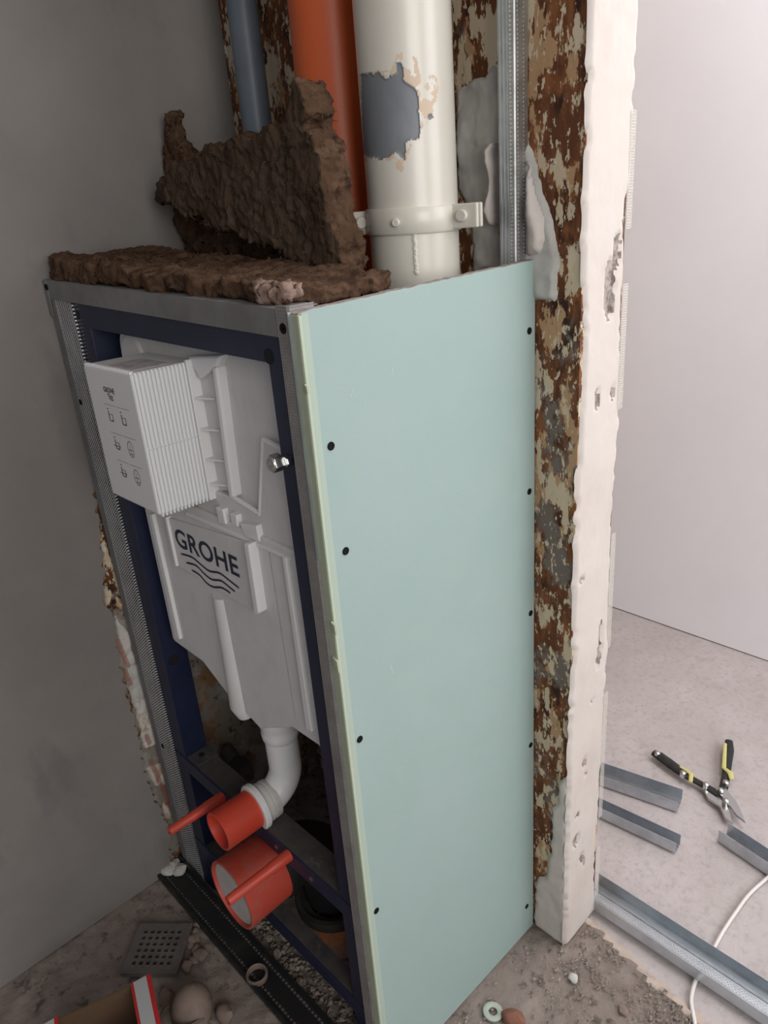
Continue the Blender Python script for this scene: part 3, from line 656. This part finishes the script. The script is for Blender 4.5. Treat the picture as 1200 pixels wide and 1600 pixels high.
# black waste bend, orange socket
wp = thing('waste_pipe', (.355, .10, 0), 'black plastic waste bend behind the large red cap going down into an orange socket', 'pipe')
dx, dy = .362, .128
path = [(.338, .026, .240), (.338, .036, .240)]+[(.338+(dx-.338)*k/10, .036+(dy-.036)*math.sin(k/10*math.pi/2), .240-.085*(1-math.cos(k/10*math.pi/2))) for k in range(1, 11)]+[(dx, dy, .11)]
B().tube(path, .054, 28).build('bend', 'black', wp, smooth=True)
B().lathe((.338, .0225, .240), (0, 1, 0), [(0, .05), (0, .063), (.012, .063), (.014, .059), (.03, .059), (.032, .055)], 36).build('front_collar', 'black', wp, smooth=True)
B().lathe((dx, dy, .10), (0, 0, 1), [(-.014, .066), (-.014, .074), (0, .075), (.004, .073), (.005, .065), (-.006, .064), (-.006, .05)], 40).build('lower_collar', 'black_dust', wp, smooth=True)
B().lathe((dx, dy, 0), (0, 0, 1), [(0, .062), (.05, .062), (.062, .066), (.092, .067), (.092, .06)], 40).build('orange_socket', 'orange_dirty', wp, smooth=True)['label'] = 'dirty orange pipe socket'
# small valve-like block behind, and dark lump
a = at((375, 1200), 1, .13); 
o = B().box(a[0]-.02, a[0]+.02, .11, .15, a[2]-.03, a[2]+.012).cyl((a[0]-.02, .13, a[2]+.01), (a[0]-.05, .13, a[2]+.02), .016, 16).build('pipe_bracket', 'navy_dust', bevel=.003)
tag(o, 'small dusty dark bracket block in shadow behind the white flush pipe', 'bracket')

# ================================================================== RISER PIPES
def ray_cyl(px, c, r):
    d = FWD+RT*(px[0]-600)/FPX-UP*(px[1]-800)/FPX; o = CAM[:2]-np.array(c); q = d[:2]
    A = q@q; Bq = o@q; C = o@o-r*r; disc_ = Bq*Bq-A*C
    t_ = (-Bq-math.sqrt(max(disc_, 0)))/A; p = CAM+t_*d
    return math.atan2(p[1]-c[1], p[0]-c[0]), p[2]
WC = (.4985, .302); WR = .0585
rp_ = thing('riser_pipe', (*WC, 0), 'thick cream painted riser pipe with a peeled grey patch', 'pipe')
B().lathe((*WC, .0), (0, 0, 1), [(0, WR), (1.30, WR)], 64).build('lower_pipe', 'pipe_paint', rp_, smooth=True)
grey = [(563, 118), (568, 112), (574, 118), (578, 111), (584, 116), (592, 110), (598, 118), (602, 124), (610, 118), (618, 116), (619, 98), (627, 96), (631, 108), (630, 124), (638, 130), (650, 140), (654, 152), (655, 172), (657, 200), (655, 217), (646, 218), (634, 222), (633, 252), (626, 246), (618, 240), (606, 246), (596, 250), (584, 246), (576, 247), (562, 240)]
und = [(612, 110), (620, 84), (632, 82), (650, 90), (655, 110), (658, 130), (672, 115), (682, 120), (685, 140), (680, 165), (672, 185), (664, 200), (658, 218), (645, 222), (634, 255), (628, 270), (618, 262), (618, 250), (560, 252), (560, 115)]
spot = [(668, 180), (672, 176), (676, 182), (672, 188), (668, 185)]
ga, gu_, gs = ([ray_cyl(p, WC, WR) for p in q] for q in (grey, und, spot))
def fixa(L): return np.array([((a_+2*math.pi) if a_ > 1.5 else a_, z_) for a_, z_ in L])
A0 = -math.pi; nA = 300; zs = np.concatenate([[1.30], np.arange(1.305, 1.50, .0016), np.arange(1.5, 2.6, .1)])
na = nA; b = B()
ang = -math.pi+2*math.pi*np.arange(na)/na
cen = np.stack(np.meshgrid(ang+math.pi/na, (zs[:-1]+zs[1:])/2, indexing='ij'), -1).reshape(-1, 2)
jj = np.array([[nz((c_[0], c_[1]*10, 2), 9, 3)*.018, nz((c_[0]*2, c_[1]*20, 5), 4, 3)*.002] for c_ in cen])
def wrapin(L): 
    L = np.array(L); return inside(L, cen+jj)
mg = wrapin(ga) | wrapin(gs); mu = wrapin(gu_)
mi = np.where(mg, 1, np.where(mu & (np.array([nz((c_[0]*4, c_[1]*60, 1), 1.4, 4) for c_ in cen]) > -.12), 2, 0)).reshape(na, len(zs)-1)
nzs = len(zs); vs = []
gmask = np.zeros((na, nzs)); mk = (mi == 1).astype(float)
for da in (0, -1):
    for dz in (0, 1): gmask[:, dz:dz+nzs-1] += np.roll(mk, -da, 0)
for i in range(na):
    for j in range(nzs):
        r_2 = WR-(.0012 if gmask[i, j] >= 4 else 0)
        vs.append((WC[0]+r_2*math.cos(ang[i]), WC[1]+r_2*math.sin(ang[i]), zs[j]))
fs = []; ms = []
for i in range(na):
    for j in range(nzs-1):
        fs.append((i*nzs+j, ((i+1) % na)*nzs+j, ((i+1) % na)*nzs+j+1, i*nzs+j+1)); ms.append(int(mi[i, j]))
b.v = vs; b.f = fs; b.m = ms
b.build('upper_pipe', ['pipe_paint', 'pipe_grey', 'pipe_under'], rp_, smooth=True)
# clamp
ck = thing('pipe_clamp', (WC[0], WC[1], 1.262), 'cream painted clamp ring around the thick riser pipe', 'clamp')
n_ = 48; CZ = 1.272
b = B(); b.lathe((WC[0], WC[1], CZ-.016), (.02, 0, 1), [(0, WR-.001), (0, WR+.003), (.002, WR+.0045), (.029, WR+.0045), (.031, WR+.003), (.031, WR-.001)], 56)
b.build('band', 'pipe_paint', ck, smooth=True)
# lugs sit on the axis across the line of sight, flange plates of the two half rings
for sx_, w0 in ((1, .040), (-1, .022)):
    d2 = Vector((.97, .24, 0)) if sx_ > 0 else Vector((-.74, -.67, 0))
    pth = Vector((WC[0], WC[1], CZ))+d2*(WR-.002); e2 = pth+d2*w0; nn = Vector((-d2.y, d2.x, 0))
    for k, off in enumerate((-.010, .002)):
        p_ = [pth+nn*off, pth+nn*(off+.006), e2+nn*(off+.006), e2+nn*off]
        B().prism([(q_.x, q_.y) for q_ in p_], 2, CZ-.015, CZ+.014).build('lug', 'pipe_paint', ck, bevel=.002)
    mid = pth+d2*w0*.5
    B().cyl(mid+nn*-.016, mid+nn*.014, .0075, 10).build('bolt', 'pipe_paint', ck, bevel=.0015)
B().cyl((WC[0]+WR*math.cos(-1.15), WC[1]+WR*math.sin(-1.15)-.001, CZ-.002), (WC[0]+(WR+.009)*math.cos(-1.15), WC[1]+(WR+.009)*math.sin(-1.15), CZ-.002), .005, 10).build('rivet', 'pipe_paint', ck, bevel=.001)
# weld-like runs below the clamp
b = B()
for k in range(22):
    z = 1.255-k*.0022; a_ = -.80+random.uniform(-.012, .012); b.lathe((WC[0]+WR*math.cos(a_), WC[1]+WR*math.sin(a_), z), (math.cos(a_), math.sin(a_), 0), [(-.001, .0032), (.0012, .0024), (.0018, 1e-5)], 8)
b.build('paint_drips', 'pipe_paint', rp_, smooth=True)['kind'] = 'stuff'
OC = (.350, .318); OR = .0545
op = thing('sewer_pipe', (*OC, 0), 'bright orange plastic sewer pipe behind the mineral wool', 'pipe')
B().lathe((*OC, .0), (0, 0, 1), [(0, OR), (2.6, OR)], 56).build('pipe', 'orange', op, smooth=True)
GC = (.118, .345)
gp = B().lathe((*GC, .0), (0, 0, 1), [(0, .024), (2.6, .024)], 32).build('riser_pipe', 'grey_pipe', smooth=True, origin=(*GC, 0))
tag(gp, 'thin blue grey pipe in the dark corner left of the orange pipe', 'pipe')

# ================================================================== MINERAL WOOL
w1 = thing('mineral_wool_slab', (.3, .08, 1.202), 'flat brown mineral wool slab lying on top of the metal track', 'insulation')
lay = lambda u, v, h: (u, v, 1.2245-.0215*u/.6+h*(.82-.42*u/.6))
o = slab('wool', ['wool'], [(.008, .004), (.30, .008), (.56, .012), (.585, .02), (.592, .06), (.592, .16), (.40, .17), (.0, .17)], lay, 0, .040, h=.004, amp=.008, nf=16, jit=.008, parent=w1, layers=8, amp2=.004)
fibres(w1, o, 900, .006)
w2 = thing('mineral_wool_slab', (.25, .19, 1.24), 'upright brown mineral wool slab with a pointed top in front of the orange pipe', 'insulation')
up_ = lambda u, v, h: (u, .170+h+.06*(.25-min(u, .25))-.02*(u-.3), v)
front = [(.016, 1.215), (.016, 1.33), (.045, 1.352)]+P1([(285, 248), (300, 243), (330, 230), (360, 222), (400, 210), (440, 200), (455, 195), (462, 150), (470, 130), (480, 134), (492, 160), (497, 200), (512, 260), (533, 330), (550, 400), (560, 430)], .185)
front = [(u, v) for u, v in front if v > 1.215]+[(.50, 1.212)]
o = slab('wool', ['wool', 'wool_face'], front, up_, 0, .046, h=.004, amp=.006, nf=24, jit=.010, parent=w2, layers=10, amp2=.004, facemat=True)
fibres(w2, o, 1000, .007)
w3 = thing('mineral_wool_scrap', (.05, .255, 1.24), 'ragged brown mineral wool scrap wedged in the corner behind the upright slab', 'insulation')
bk = lambda u, v, h: (u, .238+h, v)
o = slab('wool', ['wool'], [(-.004, 1.22), (-.002, 1.40), (.006, 1.455), (.022, 1.462), (.035, 1.43), (.06, 1.385), (.13, 1.375), (.19, 1.385), (.22, 1.405), (.235, 1.40), (.25, 1.37), (.26, 1.22)], bk, 0, .025, h=.005, amp=.008, nf=36, jit=.014, parent=w3, layers=4, amp2=.005)
fibres(w3, o, 500, .007)
o = slab('wool_tuft', ['tuft'], [(.535, .006), (.57, .004), (.59, .012), (.588, .04), (.56, .045), (.535, .03)], lambda u, v, h: (u, v, 1.205+h), 0, .020, h=.004, amp=.006, nf=40, jit=.005, layers=4, amp2=.004)
tag(o, 'pale torn wool tuft beside the top corner of the green board', 'insulation')

# ================================================================== ON THE NEAR FLOOR
bl = thing('perforated_track', (.2, -.03, 0), 'black perforated steel track lying on the floor in front of the frame', 'track')
ZB = .006
b = B(); b.box(-.014, .66, -.054, -.004, ZB, ZB+.0015); b.box(-.014, .66, -.054, -.0525, ZB, .013); b.box(-.014, .66, -.0055, -.004, ZB, .028)
b.build('channel', 'black', bl)
b = B().box(-.016, .66, -.060, -.054, ZB-.002, .014); b.build('foam_strip', 'black', bl, bevel=.001)
b = B()
for k in range(76):
    x = 0.0+k*.0085
    for y in (-.0468, -.0135):
        s_ = random.uniform(.0020, .0032)*(1+k/110); b.box(x, x+s_*1.3, y, y+s_, ZB+.0012, ZB+.0022)
    if k % 2 == 0: b.box(x+.002, x+.0035, -.0605, -.0598, .008, .0105)
o = b.build('embossed_dots', 'steel_dull', bl); o['kind'] = 'stuff'
a = at((402, 1525), 2, .012)
o = B().lathe((a[0], a[1], .009), (0, 0, 1), [(0, .016), (0, .019), (.010, .020), (.012, .018), (.010, .0155), (.0, .0155)], 24).build('plug_ring', 'clay', smooth=True)
tag(o, 'small dirty pinkish ring lying in the black perforated track', 'ring')
# drain grate with 6 x 6 square holes
q = [at(p, 2, .012) for p in ((215, 1443), (300, 1443), (278, 1523), (192, 1523))]
gc = sum(q)/4; e1 = (q[1]-q[0]+q[2]-q[3])/2; e2_ = (q[3]-q[0]+q[2]-q[1])/2
s1 = (np.linalg.norm(e1)+np.linalg.norm(e2_))/2; e1 = e1/np.linalg.norm(e1); e2_ = np.array([e1[1], -e1[0], 0])
side = np.linalg.norm(q[1]-q[0])*.97; side2 = np.linalg.norm(q[3]-q[0])*.97
dg_ = thing('drain_grate', (gc[0], gc[1], .004), 'square dull steel drain grate with small square holes on the floor', 'grate')
cut = [-.5]+[c for k in range(6) for c in (-.36+k*.125, -.36+k*.125+.068)]+[.5]
b = B(); zt_, zb_ = .014, .005
def gp_(u, v, z): p = gc+e1*u*side+e2_*v*side2; return (p[0], p[1], z)
for i in range(len(cut)-1):
    for j in range(len(cut)-1):
        if i % 2 == 1 and j % 2 == 1: continue
        c4 = [(cut[i], cut[j]), (cut[i+1], cut[j]), (cut[i+1], cut[j+1]), (cut[i], cut[j+1])]
        b.add([gp_(u, v, zb_) for u, v in c4]+[gp_(u, v, zt_) for u, v in c4], [(0, 1, 2, 3), (4, 5, 6, 7), (0, 1, 5, 4), (1, 2, 6, 5), (2, 3, 7, 6), (3, 0, 4, 7)])
b.build('plate', 'steel_dull', dg_)
b = B(); c4 = [(-.49, -.49), (.49, -.49), (.49, .49), (-.49, .49)]
b.add([gp_(u, v, .0042) for u, v in c4], [(0, 1, 2, 3)]); b.build('sump', 'dark', dg_)
# open carton, red and white flaps
k1 = at((208, 1538), 2, .10); k0 = at((88, 1594), 2, .10)
cb_ = thing('cardboard_carton', ((k1[0]+k0[0])/2, (k1[1]+k0[1])/2-.06, 0), 'open brown cardboard carton with red and white striped end flap', 'box')
dv = (k1-k0)/np.linalg.norm(k1-k0); pv = np.array([dv[1], -dv[0], 0]);
if pv[1] > 0: pv = -pv
def cpt(u, w, z): p = k0+dv*u+pv*w; return (p[0], p[1], z)
LL = np.linalg.norm(k1-k0); WW = .14
def wall(u0, w0, u1, w1, z0, z1, nm, m, th=.003, par=None):
    a_ = np.array(cpt(u0, w0, 0)); c_ = np.array(cpt(u1, w1, 0)); d_ = (c_-a_)/np.linalg.norm(c_-a_); n = np.array([-d_[1], d_[0], 0])*th/2
    return B().prism([tuple((a_-n)[:2]), tuple((a_+n)[:2]), tuple((c_+n)[:2]), tuple((c_-n)[:2])], 2, z0, z1).build(nm, m, par if par else cb_)
wall(0, 0, LL, 0, .004, .10, 'side_wall', 'cardboard'); wall(0, WW, LL, WW, .004, .10, 'side_wall', 'cardboard')
wall(LL, 0, LL, WW, .004, .10, 'end_wall', 'cardboard'); wall(0, 0, 0, WW, .004, .10, 'end_wall', 'cardboard')
b = B().add([cpt(0, 0, .006), cpt(LL, 0, .006), cpt(LL, WW, .006), cpt(0, WW, .006)], [(0, 1, 2, 3)]); b.build('bottom', 'cardboard', cb_)
def flap(u0, u1, sgn):
    # folded-out flap, nearly flat, red | white | red bands along its width
    z0 = .101
    for (f0, f1, m, nm) in ((0, .14, 'paper_red', 'red_band'), (.14, .78, 'paper_white', 'white_band'), (.78, 1, 'paper_red', 'red_band')):
        ua, ub = u0+(u1-u0)*f0, u0+(u1-u0)*f1
        za, zb2 = z0+.004*f0, z0+.004*f1
        pts = [cpt(ua, -.002, za), cpt(ub, -.002, zb2), cpt(ub, WW*1.02, zb2), cpt(ua, WW*1.02, za)]
        B().add(pts+[(p[0], p[1], p[2]-.0025) for p in pts], [(0, 1, 2, 3), (4, 5, 6, 7), (0, 1, 5, 4), (1, 2, 6, 5), (2, 3, 7, 6), (3, 0, 4, 7)]).build(nm, m, cb_)
flap(LL-.004, LL+.030, 1); flap(-.026, .004, -1)
# dusty crock-like piece
a = at((288, 1590), 2, .03)
cr = thing('broken_crock', (a[0], a[1], 0), 'dusty brown rounded crock piece with a raised rim beside the carton', 'crock')
B().lathe((a[0], a[1]+.008, .004), (-.2, .35, .9), [(0, .030), (.02, .036), (.04, .0345), (.052, .029), (.060, .022), (.066, .013), (.068, 1e-5)], 28).build('body', 'clay', cr, smooth=True)
B().lathe((a[0], a[1]-.004, .028), (-.2, .35, .9), [(0, .033), (.003, .040), (.010, .040), (.013, .034)], 28).build('rim', 'clay', cr, smooth=True)

def rock(c, r, sq=.7, seed=0, n=2):
    bm = bmesh.new(); bmesh.ops.create_icosphere(bm, subdivisions=n, radius=1)
    vs = [(v.co.x, v.co.y, v.co.z) for v in bm.verts]; fs = [tuple(v.index for v in f.verts) for f in bm.faces]; bm.free()
    out = []
    for p in vs:
        k = 1+.45*nz((p[0]+seed*3.1, p[1], p[2]), 1.1, 2); out.append((c[0]+p[0]*r*k, c[1]+p[1]*r*k*.85, c[2]+p[2]*r*k*sq))
    return out, fs
ORD = ['first', 'second', 'third', 'fourth', 'fifth', 'sixth', 'seventh', 'eighth']
def rubble(px, r, m, label, cat='stone', name='rubble_stone', sq=.65, seed=0, group=None):
    a = at(px, 2, .004); vs, fs = rock((a[0], a[1], r*sq*.6), r, sq, seed); o = B().add(vs, fs).build(name, m, smooth=True if m != 'stone' else False); return tag(o, label, cat, group)
rubble((896, 1527), .0095, 'filler', 'rounded pale grey pebble on the debris right of the green board', seed=1)
rubble((975, 1578), .010, 'clay', 'flat pinkish stone chip near the torn screed edge', sq=.35, seed=2)
rubble((803, 1592), .019, 'rust_lump', 'rust red clay lump beside the pale washer', 'lump', 'clay_lump', seed=3)
rubble((262, 1560), .017, 'clay', 'knobbly pinkish lump between the drain grate and the crock', 'lump', 'mortar_lump', seed=4)
rubble((352, 1583), .018, 'clay', 'brown mortar lump right of the dusty crock', 'lump', 'mortar_lump', seed=5)
for i, px in enumerate(((308, 1446), (305, 1458), (303, 1468), (298, 1476), (308, 1484), (313, 1492), (302, 1500), (292, 1509))):
    rubble(px, .0095+.0025*(i % 3), 'clay', 'small pinkish mortar crumb, %s from the back along the right edge of the drain grate' % ORD[i], 'lump', 'mortar_crumb', seed=10+i, group='mortar crumbs beside the grate')
for i, px in enumerate(((405, 1440), (420, 1465), (432, 1490), (445, 1480), (456, 1510), (470, 1535), (488, 1545))):
    rubble(px, .0065+.0015*(i % 3), 'stone', 'small pale rubble chip, %s from the left under the navy lower crossbar' % ORD[i], 'stone', 'rubble_stone', seed=30+i, group='rubble chips under the frame')
a = at((770, 1580), 2, .004)
o = B().lathe((a[0], a[1], .001), (.05, .05, 1), [(0, .0075), (0, .017), (.003, .017), (.004, .015), (.004, .009), (.003, .0075), (0, .0075)], 28).build('plastic_washer', 'washer', smooth=True)
tag(o, 'pale greenish washer on the floor at the foot of the green board', 'washer')
# uncountable debris
def gravel(name, m, n, box_, r0, r1, mask=None):
    b = B(); k = 0
    while k < n:
        x = random.uniform(box_[0], box_[1]); y = random.uniform(box_[2], box_[3])
        if mask and not mask(x, y): continue
        k += 1; r = r0+(r1-r0)*random.random()**3; z = r*.25+.001
        q_ = [Vector((random.gauss(0, 1), random.gauss(0, 1), random.gauss(0, .7))).normalized()*r*random.uniform(.6, 1.2) for _ in range(0)]
        a_ = random.uniform(0, 6.28); ca, sa = math.cos(a_), math.sin(a_)
        base = [(1, 0, 0), (-.9, .2, 0), (.1, 1, 0), (-.1, -1, 0), (0, .1, .8), (.1, -.1, -.6)]
        vs = []
        for p in base:
            p = [c_*random.uniform(.6, 1.2)*r for c_ in p]; vs.append((x+p[0]*ca-p[1]*sa*.7, y+p[0]*sa+p[1]*ca*.7, z+p[2]*.7))
        b.add(vs, [(0, 2, 4), (2, 1, 4), (1, 3, 4), (3, 0, 4), (2, 0, 5), (1, 2, 5), (3, 1, 5), (0, 3, 5)])
    o = b.build(name, m); o['kind'] = 'stuff'; return o
clump = lambda s_, th: (lambda x, y: nz((x, y, s_), 9, 3) > th and y < fbound(x)-.005 and not (.61 < x < .645 and y < .4) and not (x < XE+.01 and y > D-.01))
o = gravel('gravel', 'stone', 1300, (.16, .585, -.003, .07), .0018, .0100); tag(o, 'pale gravel and rubble strewn under the navy frame', 'gravel')
o = gravel('gravel', 'stone', 1300, (.645, 1.0, .12, .46), .0010, .0050, clump(1, -.05)); tag(o, 'loose grey grit at the foot of the plastered wall end', 'gravel')
o = gravel('gravel', 'screed', 700, (.70, .95, .36, .46), .0015, .0045, clump(4, -.2)); tag(o, 'dark crumbs along the torn screed edge', 'gravel')
o = gravel('gravel', 'clay', 500, (-.01, .40, -.36, -.065), .0010, .0045, lambda x, y: not (.05 < x < .21 and -.23 < y < -.05)); tag(o, 'brown crumbs on the floor around the grate and carton', 'gravel')
# loose plaster flakes by the foot of the left stud
for i, px in enumerate(((272, 1345), (262, 1352), (280, 1352))):
    a = at(px, 2, .02); vs, fs = rock((a[0]+.004, a[1]-.004, .014), .016, .5, 60+i); tag(B().add(vs, fs).build('plaster_flake', 'filler'), 'broken plaster flake, %s from the left at the foot of the left stud' % ORD[(1, 0, 2)[i]], 'plaster', 'plaster flakes at the stud foot')

# ================================================================== OTHER ROOM
def floor_track(near_l, near_r, wid, hgt, z0, label, name='metal_track', extra=0, ends=None, knurled=False):
    a = at(near_l, 2, z0); c = at(near_r, 2, z0); d = c-a; L = np.linalg.norm(d)+extra; d = d/np.linalg.norm(d); n = np.array([-d[1], d[0], 0])
    if n[1] < 0: n = -n
    a = a-d*(ends or 0); L += (ends or 0)
    t_ = .0009
    def bx(u0, u1, v0, v1, w0, w1, nm, m, par):
        P_ = lambda u, v, w: tuple(a+d*u+n*v+np.array([0, 0, w]))
        b = B().add([P_(u, v, w) for u in (u0, u1) for v in (v0, v1) for w in (w0, w1)], [(0, 1, 3, 2), (4, 6, 7, 5), (0, 4, 5, 1), (2, 3, 7, 6), (0, 2, 6, 4), (1, 5, 7, 3)])
        return b.build(nm, m, par)
    mid = a+d*L/2+n*wid/2
    t = thing(name, (mid[0], mid[1], z0), label, 'track')
    bx(0, L, 0, wid, 0, t_, 'base', 'galv_blue', t)
    bx(0, L, 0, t_, t_, hgt, 'side', 'galv_blue', t); bx(0, L, wid-t_, wid, t_, hgt, 'side', 'galv_blue', t)
    for v in (wid*.33, wid*.67): bx(0, L, v-.0012, v+.0012, t_, t_+.0012, 'rib', 'galv', t)
    if knurled:
        b = B()
        for k in range(int(L/.006)):
            for v in (.40, .46, .52, .58):
                u = k*.006+(.003 if v in (.46, .58) else 0); p = a+d*u+n*wid*v; b.box(p[0]-.0008, p[0]+.0008, p[1]-.0008, p[1]+.0008, z0+t_, z0+t_+.0008)
        o = b.build('embossed_dots', 'bolt', t); o['kind'] = 'stuff'
    return t
floor_track((930, 1423), (1195, 1603), .060, .026, .007, 'long galvanised steel track on the floor across the doorway', extra=.35, knurled=True, ends=.03)
floor_track((947, 1230), (1058, 1269), .045, .028, .001, 'short galvanised track offcut nearest the tin snips handle', ends=.12)
floor_track((945, 1281), (1055, 1333), .028, .027, .001, 'short narrow galvanised track offcut between the other offcut and the long track', ends=.12)
floor_track((1121, 1314), (1200, 1368), .034, .030, .001, 'galvanised track offcut at the right picture edge above the white cable', extra=.25)
# cable
cp = [(1260, 1335), (1225, 1350), (1195, 1375), (1170, 1398), (1150, 1425), (1130, 1455), (1115, 1482), (1100, 1508), (1088, 1530), (1080, 1560), (1084, 1590), (1092, 1625), (1110, 1660)]
pts = [at(p, 2, .003) for p in cp]; sp = smooth_line([p[:2] for p in pts], 6)
o = B().tube([(p[0], p[1], .0032) for p in sp], .0034, 10).build('power_cable', 'cable', smooth=True)
tag(o, 'white cable running under the long floor track', 'cable')
# tin snips
sn = thing('tin_snips', (.74, .95, 0), 'open tin snips with black and yellow handles on the concrete floor', 'snips')
def fl(pts, r, z, m, nm, par, n=10, flat=.6):
    P_ = [at(p, 2, z) for p in pts]; b = B().tube([tuple(p) for p in P_], r, n)
    b.v = [(x, y, z+(w-z)*flat) for x, y, w in b.v]; return b.build(nm, m, par, smooth=True)
h1 = fl([(1021, 1176), (1030, 1181), (1045, 1192), (1060, 1203), (1073, 1212)], [.010, .0130, .0135, .013, .011], .014, 'black', 'handle', sn)
fl([(1072, 1212), (1090, 1222), (1108, 1232), (1124, 1242)], [.009, .0085, .009, .010], .013, 'black', 'shank', h1)
fl([(1062, 1198), (1072, 1203), (1080, 1210), (1079, 1222)], [.003, .0045, .0055, .0045], .020, 'yellow', 'thumb_stop', h1)
h2 = fl([(1139, 1158), (1139, 1172), (1136, 1190), (1135, 1203)], [.009, .0115, .0115, .010], .015, 'black', 'handle', sn)
fl([(1135, 1203), (1134, 1215), (1131, 1230), (1126, 1243)], [.009, .0095, .0095, .010], .014, 'black', 'shank', h2)
fl([(1133, 1162), (1132, 1180), (1131, 1200), (1141, 1208), (1143, 1218)], [.004, .0045, .005, .007, .0045], .021, 'yellow', 'grip_stripe', h2)
def blade(poly, z0, z1, m, nm, par):
    q_ = [tuple(at(p, 2, z0)[:2]) for p in poly]; return B().prism(q_, 2, z0, z1).build(nm, m, par, bevel=.0012)
blade([(1118, 1236), (1132, 1232), (1150, 1254), (1158, 1270), (1165, 1288), (1150, 1276), (1140, 1262)], .014, .019, 'blade', 'blade', sn)
blade([(1098, 1234), (1112, 1238), (1136, 1252), (1140, 1266), (1145, 1290), (1132, 1280), (1124, 1262), (1106, 1250)], .008, .013, 'blade', 'blade', sn)
for px in ((1103, 1227), (1126, 1236), (1134, 1224), (1134, 1252), (1027, 1178), (1067, 1209)):
    a = at(px, 2, .02); B().lathe((a[0], a[1], .012), (0, 0, 1), [(0, .007), (.0125, .007), (.0145, .005), (.015, 1e-5)], 14).build('rivet', 'bolt', sn, smooth=True)
